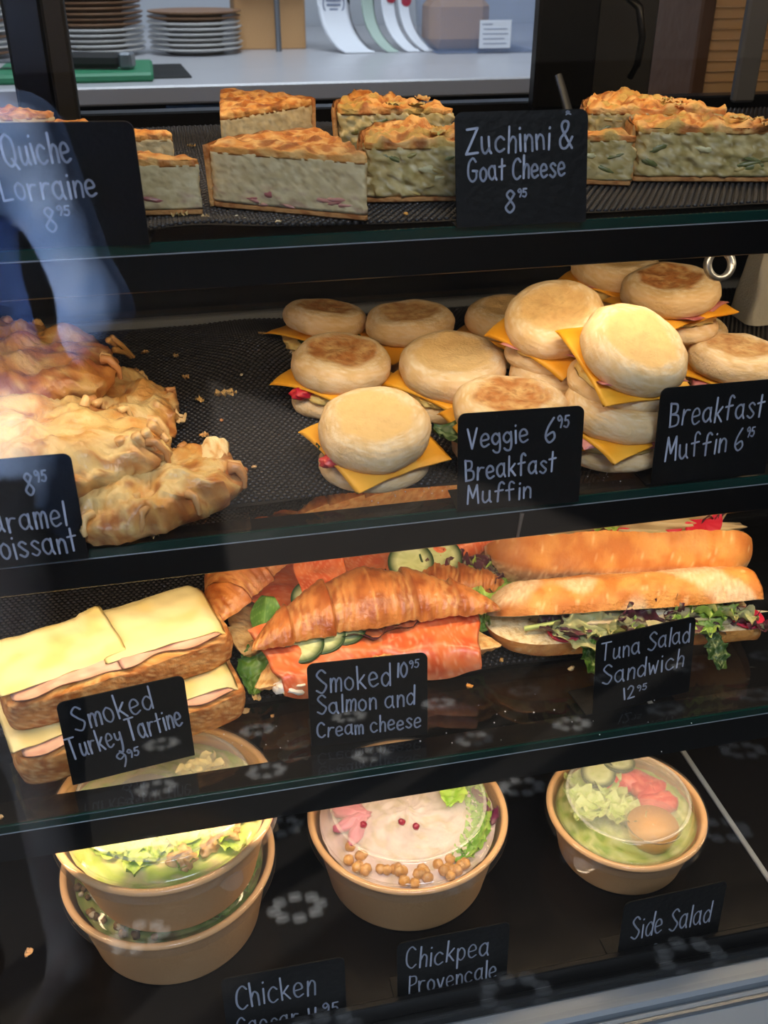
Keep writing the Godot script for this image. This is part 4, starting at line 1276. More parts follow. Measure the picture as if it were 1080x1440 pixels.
	salad.call(t, [[1, -0.09, 0.040, -0.014, 8.0, 0.055, 30.0], [1, -0.050, 0.046, -0.014, -8.0, 0.060, 30.0], [0, -0.012, 0.044, -0.016, 12.0, 0.050, 30.0], [1, 0.024, 0.050, -0.016, 5.0, 0.046, 30.0], [0, 0.075, 0.046, -0.016, 10.0, 0.042, 30.0]])
	part("stalk", tube([Vector3(0.085, 0.046, -0.014), Vector3(0.100, 0.058, -0.014), Vector3(0.112, 0.068, -0.012)], 0.0024, 0.0018, C("a9bf5c"), 8), M.leaf, t)
	# the bottom one of the pile
	L = P(672, 838, b + 0.02)
	t = thing("tuna_baguette", "tuna baguette under the others, only its salad end showing by the croissants", "baguette sandwich", Vector3(L.x + 0.105, b, L.z - 0.052), Basis(Vector3.UP, deg_to_rad(6.0)), "tuna baguettes")
	part("baguette_bottom", half_loaf(0.235, 0.064, 0.020, false, 23.0, true, true, 0.5), M.baked, t, T(Vector3(0, 0.020, 0.0)))
	part("baguette_top", half_loaf(0.235, 0.060, 0.014, true, 28.0, true, true, 0.5), M.baked, t, T(Vector3(0, 0.027, -0.012)))
	salad.call(t, [[0, -0.10, 0.026, 0.012, 10.0, 0.055, 10.0], [0, -0.07, 0.030, 0.018, -20.0, 0.055, 10.0], [1, -0.06, 0.028, 0.022, -6.0, 0.05, 10.0]])
	for k in 2:
		part("radish_slice", radish(0.018), M.moist, t, T(Vector3(-0.092 + k * 0.03, 0.026, 0.020), 0, 24, -6))

func radish(r: float) -> ArrayMesh:
	var prof := [Vector2(0.0005, -0.0014), Vector2(r * 0.92, -0.0014), Vector2(r, -0.0006), Vector2(r, 0.0006), Vector2(r * 0.92, 0.0014), Vector2(r * 0.8, 0.0014), Vector2(0.0005, 0.0014)]
	var n := prof.size()
	return loft(32, n - 1, func(u, v):
		var q: Vector2 = prof[int(round(v * (n - 1)))]
		return Vector3(q.x * cos(u * TAU), q.y, q.x * sin(u * TAU)),
		func(_u, v, p):
			return C("cf2440").lerp(C("e0506a"), sm(0.0, 0.5, N(p, 120.0))))

# ---------------------------------------------------------------- salad bowls
func bowl_parts(t: Node3D, r: float, rb: float, h: float, raised: float, tab_deg: float) -> void:
	var out := [Vector2(0.001, 0.004), Vector2(rb - 0.004, 0.004), Vector2(rb - 0.003, 0.0), Vector2(rb, 0.0), Vector2(rb + 0.0012, 0.0015)]
	for k in 9:
		out.append(Vector2(lerpf(rb + 0.0015, r - 0.0025, k / 8.0), lerpf(0.004, h - 0.004, k / 8.0)))
	for k in 9:
		out.append(Vector2(lerpf(r - 0.0035, rb, k / 8.0), lerpf(h - 0.004, 0.006, k / 8.0)))
	out.append(Vector2(0.001, 0.005))
	part("paper_bowl", lathe(out, 96, Color.WHITE), M.kraft, t)
	var rim := []
	for k in 13:
		var a := k / 12.0 * TAU
		rim.append(Vector2(r - 0.001 + 0.0032 * cos(a), h - 0.0022 + 0.0032 * sin(a)))
	part("rolled_rim", lathe(rim, 96), M.kraft_rim, t)
	var q := r * 0.80
	var skirt := [Vector2(r + 0.0026, h - 0.012), Vector2(r + 0.0034, h - 0.0105), Vector2(r + 0.0026, h - 0.007), Vector2(r + 0.0030, h + 0.0), Vector2(r + 0.0016, h + 0.0024), Vector2(r - 0.004, h + 0.0022), Vector2(r - 0.0065, h - 0.002), Vector2(r - 0.010, h - 0.0035), Vector2(q + 0.010, h - 0.0035), Vector2(q + 0.006, h - 0.002), Vector2(q + 0.002, h + raised * 0.8), Vector2(q - 0.001, h + raised), Vector2(q - 0.005, h + raised)]
	part("lid_skirt", lathe(skirt, 96, Color.WHITE, false), M.clear_plastic, t)
	var ring := []
	for k in 9:
		var a := k / 8.0 * TAU
		ring.append(Vector2(q - 0.002 + 0.0018 * cos(a), h + raised + 0.0012 * sin(a)))
	part("lid_ridge", lathe(ring, 96), M.misted_plastic, t)
	part("lid_top", lathe([Vector2(q - 0.004, h + raised), Vector2(q - 0.007, h + raised - 0.0016), Vector2(q * 0.5, h + raised - 0.0018), Vector2(0.001, h + raised - 0.002)], 96, Color.WHITE, false), M.misted_plastic, t)
	# pull tab of the lid
	var tab := [Vector2(-0.012, 0), Vector2(-0.009, 0.008), Vector2(-0.004, 0.012), Vector2(0.004, 0.012), Vector2(0.009, 0.008), Vector2(0.012, 0)]
	part("lid_tab", solid(resample(tab, 32, 1), slab_rows(0.0008, 2, 1, 0.05), func(_p, _r, _o): return Vector3.ZERO, func(_p, _r): return Color.WHITE), M.clear_plastic, t, Transform3D(Basis(Vector3.UP, deg_to_rad(tab_deg)) * Basis(Vector3.RIGHT, deg_to_rad(35)), Basis(Vector3.UP, deg_to_rad(tab_deg)) * Vector3(0, h - 0.009, r + 0.002)))

func bed(t: Node3D, r: float, y: float, dome: float, seed_: float, c0: Color, c1: Color, c2: Color) -> void:
	var pos := func(u: float, v: float) -> Vector3:
		var s := 1.0 - v
		var a := u * TAU
		var p := Vector3(cos(a) * r * s, y + dome * (1.0 - s * s), sin(a) * r * s)
		return p + Vector3(0, 0.0040 * fbm(p, 90.0, seed_), 0)
	part("salad_bed", loft(60, 26, pos, func(_u, _v, p): return c0.lerp(c1, sm(-0.25, 0.3, fbm(p, 55.0, seed_))).lerp(c2, 0.8 * sm(0.15, 0.45, N(p, 80.0, seed_ + 5.0))), true, true), M.leaf, t)

func cup(t: Node3D, at: Vector3, r: float, h: float, liquid: Color, fill: float) -> void:
	part("dressing_cup", lathe([Vector2(0.001, 0), Vector2(r * 0.8, 0), Vector2(r, h), Vector2(r + 0.002, h), Vector2(r + 0.002, h + 0.0012), Vector2(r - 0.001, h + 0.0012), Vector2(0.001, h + 0.0008)], 48, Color.WHITE, false), M.clear_plastic, t, T(at))
	part("dressing", lathe([Vector2(0.001, 0.001), Vector2(r * 0.78, 0.001), Vector2(lerpf(r * 0.8, r, fill) - 0.001, h * fill), Vector2(0.001, h * fill)], 40, liquid), M.moist, t, T(at))

func build_bowls() -> void:
	mat("kraft_rim", Color("dcae78"), 0.6)
	var lo := Vector3(-0.0636, Y4, -0.6457)
	var t := thing("caesar_salad_bowl", "lower kraft bowl of the stacked pair, dark crumbs along its lid", "salad bowl", lo, Basis.IDENTITY, "stacked kraft bowls of chicken Caesar salad")
	bowl_parts(t, 0.0955, 0.078, 0.078, 0.0025, 105.0)
	bed(t, 0.086, 0.066, 0.004, 3.0, C("5f7a34"), C("9a9a5a"), C("7a5a3a"))
	for k in 26:
		var a := rng.randf_range(100, 260)
		var rr := rng.randf_range(0.076, 0.084)
		part("crouton_crumb", blob(Vector3.ONE * rng.randf_range(0.002, 0.004), k, 0.4, func(_p): return [C("8a6a45"), C("5f4a34"), C("b8a888")][k % 3], 8, 6), M.bread, t, T(Vector3(cos(deg_to_rad(a)) * rr, 0.070, -sin(deg_to_rad(a)) * rr)))
	for k in 7:
		var a := deg_to_rad(-70 + k * 20)
		part("lettuce_leaf", leaf(0.03, 0.02, 0.003, k, C("4f7a2a"), C("9ab85a"), 12, 8), M.leaf, t, T(Vector3(cos(a) * 0.072, 0.068, -sin(a) * 0.072), rad_to_deg(a) + 90))
	var hi := Vector3(-0.0581, 0.5235 - 0.078, -0.6334)
	t = thing("caesar_salad_bowl", "upper kraft bowl of the stacked pair, pale dressing cup under its lid", "salad bowl", hi, Basis.IDENTITY, "stacked kraft bowls of chicken Caesar salad")
	bowl_parts(t, 0.0955, 0.074, 0.078, 0.012, 30.0)
	bed(t, 0.086, 0.064, 0.012, 13.0, C("a9bf52"), C("cfd887"), C("dcc893"))
	for k in 14:
		var a := deg_to_rad(rng.randf_range(200, 340))
		var rr := rng.randf_range(0.040, 0.056)
		part("lettuce_leaf", leaf(rng.randf_range(0.025, 0.04), 0.022, 0.003, 20.0 + k, C("8db33c"), C("c6d86e"), 12, 8), M.leaf, t, T(Vector3(cos(a) * rr, 0.070, -sin(a) * rr), rng.randf_range(0, 360), 0, rng.randf_range(-10, 10)))
	for k in 6:
		var a := deg_to_rad(rng.randf_range(280, 350))
		part("chicken_piece", blob(Vector3(0.013, 0.006, 0.007), 40.0 + k, 0.3, func(p): return C("e2c08a").lerp(C("c99455"), sm(0.0, 0.5, N(p, 120.0)))), M.moist, t, T(Vector3(cos(a) * 0.062, 0.071, -sin(a) * 0.062), k * 47.0))
	cup(t, Vector3(-0.018, 0.056, -0.004), 0.030, 0.030, C("e8e6d6"), 0.85)
	for k in 5:
		part("cheese_shaving", leaf(0.034, 0.02, 0.002, 60.0 + k, C("f0e2a4"), C("e7d48a"), 10, 6), M.cheese, t, T(Vector3(0.02 + 0.008 * k, 0.080, -0.03 + 0.012 * (k % 3)), k * 61.0))

	var m := Vector3(0.1656, Y4, -0.6526)
	t = thing("chickpea_salad_bowl", "kraft bowl with pink pickles, chickpeas and green lettuce under a misted lid", "salad bowl", m)
	bowl_parts(t, 0.0955, 0.078, 0.078, 0.015, -160.0)
	bed(t, 0.086, 0.068, 0.012, 23.0, C("d8c6c4"), C("e3d2cf"), C("c7b79c"))
	for k in 34:
		var a := deg_to_rad(rng.randf_range(205, 300))
		var rr := rng.randf_range(0.066, 0.083)
		part("chickpea", blob(Vector3.ONE * rng.randf_range(0.0046, 0.0056), k, 0.12, func(p): return C("c8924f").lerp(C("dcae70"), sm(-0.2, 0.4, N(p, 150.0, k))), 12, 8), M.moist, t, T(Vector3(cos(a) * rr, 0.0715 + rng.randf_range(0, 0.003), -sin(a) * rr)))
	for k in 7:
		var a := deg_to_rad(120 + k * 13)
		part("pickled_turnip", blob(Vector3(0.020, 0.005, 0.007), 80.0 + k, 0.25, func(_p): return C("c93f6c").lerp(C("e58aa6"), 0.12 * k), 14, 8), M.moist, t, T(Vector3(cos(a) * 0.052 - 0.004, 0.079, -sin(a) * 0.052), k * 40.0))
	for k in 7:
		var a := deg_to_rad(295 + k * 10)
		part("lettuce_leaf", leaf(0.04, 0.024, 0.0035, 90.0 + k, C("5f9a2c"), C("93c04a"), 14, 9), M.leaf, t, T(Vector3(cos(a) * 0.074, 0.072, -sin(a) * 0.074), rad_to_deg(a) + 110))
	part("frisee_leaf", leaf(0.036, 0.026, 0.003, 99.0, C("86b83c"), C("b8d86a"), 16, 10), M.leaf, t, T(Vector3(0.036, 0.0925, 0.018), 60))
	for k in 3:
		part("red_onion", blob(Vector3(0.012, 0.003, 0.004), 70.0 + k, 0.3, func(_p): return C("5a2340"), 12, 7), M.moist, t, T(Vector3(0.082 - 0.004 * k, 0.074, 0.022 - 0.014 * k), 60 + 20 * k))
	for k in 4:
		part("pomegranate_seed", blob(Vector3.ONE * 0.0035, k, 0.2, func(_p): return C("8e2038"), 10, 7), M.moist, t, T(Vector3([-0.034, -0.048, -0.012, 0.0][k], 0.0915, [-0.012, 0.022, 0.026, 0.034][k])))

	var s := Vector3(0.3872, Y4, -0.6298)
	t = thing("side_salad_bowl", "smallest kraft bowl with tomato, cucumber and an amber dressing cup under the lid", "salad bowl", s)
	bowl_parts(t, 0.0774, 0.062, 0.057, 0.0155, -52.0)
	bed(t, 0.071, 0.044, 0.006, 33.0, C("b5c26a"), C("cfd795"), C("8fae48"))
	for k in 9:
		var a := deg_to_rad(rng.randf_range(90, 250))
		var rr := rng.randf_range(0.012, 0.034)
		part("lettuce_leaf", leaf(0.042, 0.030, 0.004, 120.0 + k, C("a4bf58"), C("d2de9a"), 14, 9), M.leaf, t, T(Vector3(cos(a) * rr, 0.055 + 0.001 * k, -sin(a) * rr), k * 71.0))
	for k in 5:
		var a := deg_to_rad(-12 + k * 24)
		part("tomato_piece", blob(Vector3(0.021, 0.010, 0.015), 130.0 + k, 0.18, func(p): return C("c8202a").lerp(C("e2604e"), sm(0.1, 0.5, N(p, 90.0, k))), 18, 10), M.moist, t, T(Vector3(cos(a) * 0.034, 0.056, -sin(a) * 0.034 - 0.004), k * 50.0))
	part("cucumber_slice", cucumber(0.018), M.moist, t, T(Vector3(-0.014, 0.066, -0.040), 0, 10, 6))
	part("cucumber_slice", cucumber(0.018), M.moist, t, T(Vector3(0.012, 0.0665, -0.050), 30, -4, -8))
	cup(t, Vector3(0.012, 0.042, 0.034), 0.0265, 0.026, C("dba04a"), 0.86)

# ---------------------------------------------------------------- price cards
const GLYPHS := {
	"a": "46,50 30,62 8,48 6,20 24,2 44,18;!46,62 46,16 54,0", "c": "46,50 28,62 8,45 8,16 26,0 48,10", "d": "44,44 26,60 6,42 8,12 26,0 44,20;!46,100 46,0",
	"e": "8,30 44,36 40,56 24,62 8,46 8,16 24,0 48,10", "f": "46,90 34,100 22,86 20,40 20,0;!4,54 42,58", "g": "44,48 26,62 8,46 8,22 24,8 42,24;45,62 46,0 38,-32 20,-34 8,-22",
	"h": "!8,100 8,0;8,34 24,60 40,50 42,24 42,0", "i": "!10,60 10,0;!10,82 11,85", "k": "!8,100 8,0;!42,60 10,26;!18,33 46,0", "l": "!10,100 10,0",
	"m": "!8,60 8,0;8,36 20,60 32,48 32,0;32,36 46,60 58,48 58,0", "n": "!8,60 8,0;8,34 24,60 40,50 42,24 42,0", "o": "26,62 8,46 8,16 26,0 44,16 44,46 26,62",
	"p": "!8,60 8,-36;8,42 26,62 44,46 44,18 26,2 8,16", "r": "!8,60 8,0;8,32 22,56 42,56", "s": "42,52 26,62 10,50 26,32 42,16 26,0 6,10", "t": "!20,92 20,0;!2,58 40,62",
	"u": "8,60 8,16 22,0 42,20;!42,60 42,10 50,0", "v": "!6,60 24,0 44,62", "w": "!6,60 16,0 30,44 44,0 56,62", "y": "8,60 10,34 26,26 42,40;44,60 42,0 30,-34 10,-26", "z": "!8,60 44,60 8,0 46,2",
	"Q": "34,100 8,78 8,24 34,0 60,24 60,78 34,100;!42,24 68,-10", "L": "!10,100 10,0 52,4", "Z": "!8,94 58,98 6,2 62,6", "G": "56,84 36,100 10,76 8,26 32,0 58,14 60,44;!36,46 66,44",
	"C": "54,84 34,100 10,76 8,26 32,0 56,14", "V": "!6,100 28,0 54,100", "B": "!10,100 10,0;8,98 44,92 42,60 12,52;12,52 52,44 50,8 8,0", "M": "!8,0 14,98 34,30 56,98 62,0",
	"S": "52,86 32,100 10,80 30,54 54,30 34,0 6,12", "T": "!4,98 62,98;!32,98 32,0", "P": "!10,100 10,0;8,96 46,92 48,58 12,46", "&": "60,0 14,70 20,96 40,92 36,66 8,34 12,4 36,2 60,40",
	"0": "28,100 8,70 8,30 28,0 48,30 48,70 28,100", "1": "!12,100 12,0", "2": "8,80 26,100 46,78 30,34 8,0;!8,0 52,2", "5": "!46,100 14,98 12,58;12,58 36,60 46,30 30,0 6,10",
	"6": "36,100 14,60 8,22 26,0 46,18 38,42 12,28", "8": "44,84 26,100 10,82 28,54 46,24 28,0 8,22 26,52 44,84", "9": "44,78 26,100 8,80 22,56 44,76 44,40 34,0", "'": "6,60 18,84 10,92 6,80 22,62", ".": "!10,0 11,3",
}

func strokes_of(ch: String) -> Array:
	var out := []
	for s in (GLYPHS[ch] as String).split(";"):
		var straight := s.begins_with("!")
		var pts := []
		for p in s.trim_prefix("!").split(" "):
			var xy := p.split(",")
			pts.append(Vector2(float(xy[0]), float(xy[1])) * 0.01)
		if not straight:
			var q := []
			for k in pts.size() - 1:
				var p0: Vector2 = pts[maxi(k - 1, 0)]
				var p3: Vector2 = pts[mini(k + 2, pts.size() - 1)]
				for f in 6:
					q.append((pts[k] as Vector2).cubic_interpolate(pts[k + 1], p0, p3, f / 6.0))
			q.append(pts[-1])
			pts = q
		out.append(pts)
	return out

func write(st: SurfaceTool, text: String, a: Vector2, b: Vector2, size: float, pen: float) -> void:
	# handwriting from a to b (metres on the card) with the given capital height
	var adv := []
	var total := 0.0
	for ch in text:
		var w := 0.34
		if ch != " ":
			var mx := 0.0
			for s in strokes_of(ch):
				for p in s:
					mx = maxf(mx, p.x)
			w = mx + 0.14
		adv.append(w)
		total += w
	total -= 0.1
	var dir := (b - a) / total
	var up := Vector2(-dir.y, dir.x).normalized() * size
	var x := 0.0
	for k in text.length():
		var ch := text[k]
		if ch != " ":
			var jig := Vector2(0, rng.randf_range(-0.04, 0.04))
			var gs := rng.randf_range(0.94, 1.06)
			var slant := rng.randf_range(-0.05, 0.07)
			for s in strokes_of(ch):
				var pts := []
				for p in s:
					var q: Vector2 = (p + jig) * Vector2(1, gs)
					pts.append(a + dir * (x + q.x + q.y * slant) + up * q.y)
				ribbon(st, pts, pen * rng.randf_range(0.9, 1.1))
		x += adv[k]

func ribbon(st: SurfaceTool, pts: Array, w: float) -> void:
	var r := w * 0.5
	for k in pts.size() - 1:
		var a: Vector2 = pts[k]
		var b: Vector2 = pts[k + 1]
		var d := (b - a).normalized()
		var n := Vector2(-d.y, d.x) * r
		flat_poly(st, [a + n, b + n, b - n, a - n])
	for k in pts.size():
		var poly := []
		for s in 8:
			poly.append((pts[k] as Vector2) + Vector2.from_angle(s / 8.0 * TAU) * r)
		flat_poly(st, poly)

func flat_poly(st: SurfaceTool, q: Array) -> void:
	var area := 0.0
	for k in q.size():
		area += (q[k] as Vector2).cross(q[(k + 1) % q.size()])
	if area > 0.0:
		q.reverse()
	for k in range(1, q.size() - 1):
		for p in [q[0], q[k], q[k + 1]]:
			st.set_normal(Vector3.BACK)
			st.add_vertex(Vector3(p.x, p.y, 0))

func card(label: String, tl: Vector2, tr: Vector2, top_y: float, bottom: Vector3, lines: Array, foot_side := 0.0) -> void:
	var A := P(tl.x, tl.y, top_y)
	var B := P(tr.x, tr.y, top_y)
	var w := A.distance_to(B)
	var xa := (B - A).normalized()
	var top := (A + B) * 0.5
	var base := bottom
	base += xa * (top - base).dot(xa)
	var up := (top - base)
	var h := up.length()
	up = up.normalized()
	var za := xa.cross(up).normalized()
	var t := thing("price_card", label, "price card", base, Basis(xa, up, za), "black hand-lettered price cards")
	var r := 0.006
	var poly := []
	for c in [[w * 0.5 - r, h - r, 0], [-w * 0.5 + r, h - r, 1]]:
		for k in 7:
			var a: float = (c[2] + k / 6.0) * PI * 0.5
			poly.append(Vector2(c[0] + cos(a) * r, -(c[1] + sin(a) * r)))
	poly.append(Vector2(-w * 0.5, 0))
	poly.append(Vector2(w * 0.5, 0))
	var n := poly.size()
	var line := PackedVector2Array(poly)
	part("card", solid(line, [Vector3(0.001, 0, 0), Vector3(1, 0, 0), Vector3(1, 0.0002, 1), Vector3(1, 0.0010, 1), Vector3(0.997, 0.0012, 2), Vector3(0.001, 0.0012, 2)], func(_p, _r, _o): return Vector3.ZERO, func(_p, _r): return Color.WHITE), M.chalkboard, t, Transform3D(Basis(Vector3.RIGHT, Vector3.BACK, Vector3.DOWN), Vector3(0, 0, -0.0006)))
	var foot_b := t.basis.inverse() * Basis(xa, Vector3.UP, xa.cross(Vector3.UP).normalized())
	part("foot", box(w, 0.0012, 0.034, 0.0004), M.chalkboard, t, Transform3D(foot_b, foot_b * Vector3(foot_side, 0.0, -0.017)))
	var st := SurfaceTool.new()
	st.begin(Mesh.PRIMITIVE_TRIANGLES)
	for l in lines:
		write(st, l[0], Vector2((l[1] - 0.5) * w, l[2] * h), Vector2((l[3] - 0.5) * w, l[4] * h), l[5] * h, (l[6] if l.size() > 6 else 0.0016))
	part("lettering", st.commit(), M.chalk, t, T(Vector3(0, 0, 0.0008)))

func build_signs() -> void:
	card("wide black card lettered Quiche Lorraine under the quiche tops", Vector2(-100, 174), Vector2(187, 170), Y1 + 0.082, P(44, 348, Y1), [["Quiche", 0.325, 0.67, 0.665, 0.70, 0.24], ["Lorraine", 0.27, 0.39, 0.765, 0.42, 0.22], ["8", 0.462, 0.13, 0.528, 0.13, 0.20], ["95", 0.535, 0.27, 0.605, 0.27, 0.075, 0.0013]])
	card("black card lettered Zuchinni and Goat Cheese standing at the zucchini quiche", Vector2(639, 158), Vector2(827, 153), Y1 + 0.077, P(733, 316, Y1), [["Zuchinni", 0.07, 0.64, 0.71, 0.66, 0.22], ["&", 0.775, 0.67, 0.885, 0.67, 0.23], ["Goat Cheese", 0.085, 0.40, 0.83, 0.42, 0.19], ["8", 0.36, 0.12, 0.445, 0.12, 0.19], ["95", 0.46, 0.25, 0.535, 0.25, 0.07, 0.0013], ["'", 0.815, 0.90, 0.87, 0.90, 0.09, 0.0010]])
	card("black card lettered Caramel Croissant beside the melted croissants", Vector2(-72, 652), Vector2(99, 637), Y2 + 0.084, P(30, 794, Y2), [["8", 0.565, 0.66, 0.65, 0.66, 0.19], ["95", 0.665, 0.77, 0.765, 0.77, 0.10, 0.0014], ["Caramel", 0.10, 0.33, 0.87, 0.34, 0.24], ["Croissant", 0.02, 0.07, 0.93, 0.08, 0.24]])
	card("black card lettered Veggie Breakfast Muffin in front of the veggie muffins", Vector2(644, 582), Vector2(822, 570), Y2 + 0.080, P(732, 712, Y2), [["Veggie", 0.07, 0.65, 0.56, 0.68, 0.20], ["6", 0.68, 0.66, 0.775, 0.66, 0.25], ["95", 0.785, 0.80, 0.88, 0.80, 0.12, 0.0014], ["Breakfast", 0.055, 0.32, 0.79, 0.35, 0.21], ["Muffin", 0.07, 0.075, 0.60, 0.085, 0.19]])
	card("black card lettered Breakfast Muffin in front of the ham muffins", Vector2(930, 546), Vector2(1097, 532), Y2 + 0.084, P(1012, 672, Y2), [["Breakfast", 0.09, 0.60, 0.90, 0.63, 0.25], ["Muffin", 0.085, 0.25, 0.62, 0.28, 0.25], ["6", 0.68, 0.28, 0.765, 0.28, 0.23], ["95", 0.775, 0.42, 0.845, 0.42, 0.10, 0.0013]], -0.004)
	card("black card lettered Smoked Turkey Tartine leaning before the tartines", Vector2(78, 989), Vector2(258, 949), Y3 + 0.080, P(183, 1084, Y3), [["Smoked", 0.10, 0.62, 0.73, 0.70, 0.28], ["Turkey Tartine", 0.025, 0.31, 0.94, 0.41, 0.27], ["9", 0.365, 0.08, 0.455, 0.08, 0.19], ["95", 0.465, 0.17, 0.555, 0.18, 0.10, 0.0014]])
	card("black card lettered Smoked Salmon and Cream cheese before the croissants", Vector2(431, 934), Vector2(601, 917), Y3 + 0.081, P(519, 1041, Y3), [["Smoked", 0.06, 0.65, 0.69, 0.66, 0.26], ["10", 0.735, 0.74, 0.83, 0.74, 0.17], ["95", 0.84, 0.84, 0.925, 0.84, 0.09, 0.0013], ["Salmon and", 0.06, 0.39, 0.89, 0.39, 0.22], ["Cream cheese", 0.05, 0.11, 0.94, 0.10, 0.19]])
	card("black card lettered Tuna Salad Sandwich propped against the open baguette", Vector2(839, 897), Vector2(979, 866), Y3 + 0.078, P(911, 986, Y3), [["Tuna Salad", 0.04, 0.69, 0.95, 0.69, 0.23], ["Sandwich", 0.07, 0.37, 0.91, 0.37, 0.24], ["12", 0.30, 0.11, 0.42, 0.12, 0.16], ["95", 0.435, 0.18, 0.54, 0.18, 0.08, 0.0013]], -0.006)
	for c in [["black card lettered Chicken Caesar in front of the stacked bowls", Vector2(310, 1377), Vector2(484, 1345), [["Chicken", 0.09, 0.56, 0.75, 0.56, 0.33], ["Caesar", 0.07, 0.16, 0.59, 0.16, 0.30], ["11", 0.66, 0.22, 0.74, 0.22, 0.16], [".95", 0.76, 0.24, 0.93, 0.24, 0.17]]], ["black card lettered Chickpea Provencale in front of the chickpea bowl", Vector2(558, 1327), Vector2(717, 1296), [["Chickpea", 0.07, 0.62, 0.82, 0.60, 0.29], ["Provencale", 0.09, 0.25, 0.90, 0.25, 0.26]]], ["black card lettered Side Salad in front of the smallest bowl", Vector2(878, 1270), Vector2(1023, 1238), [["Side Salad", 0.10, 0.45, 0.89, 0.45, 0.32], ["9", 0.33, 0.08, 0.42, 0.08, 0.22], [".95", 0.43, 0.12, 0.56, 0.12, 0.14]]]]:
		var top := P((c[1].x + c[2].x) * 0.5, (c[1].y + c[2].y) * 0.5, Y4 + 0.087)
		card(c[0], c[1], c[2], Y4 + 0.087, Vector3(top.x, Y4, top.z + 0.006), c[3])

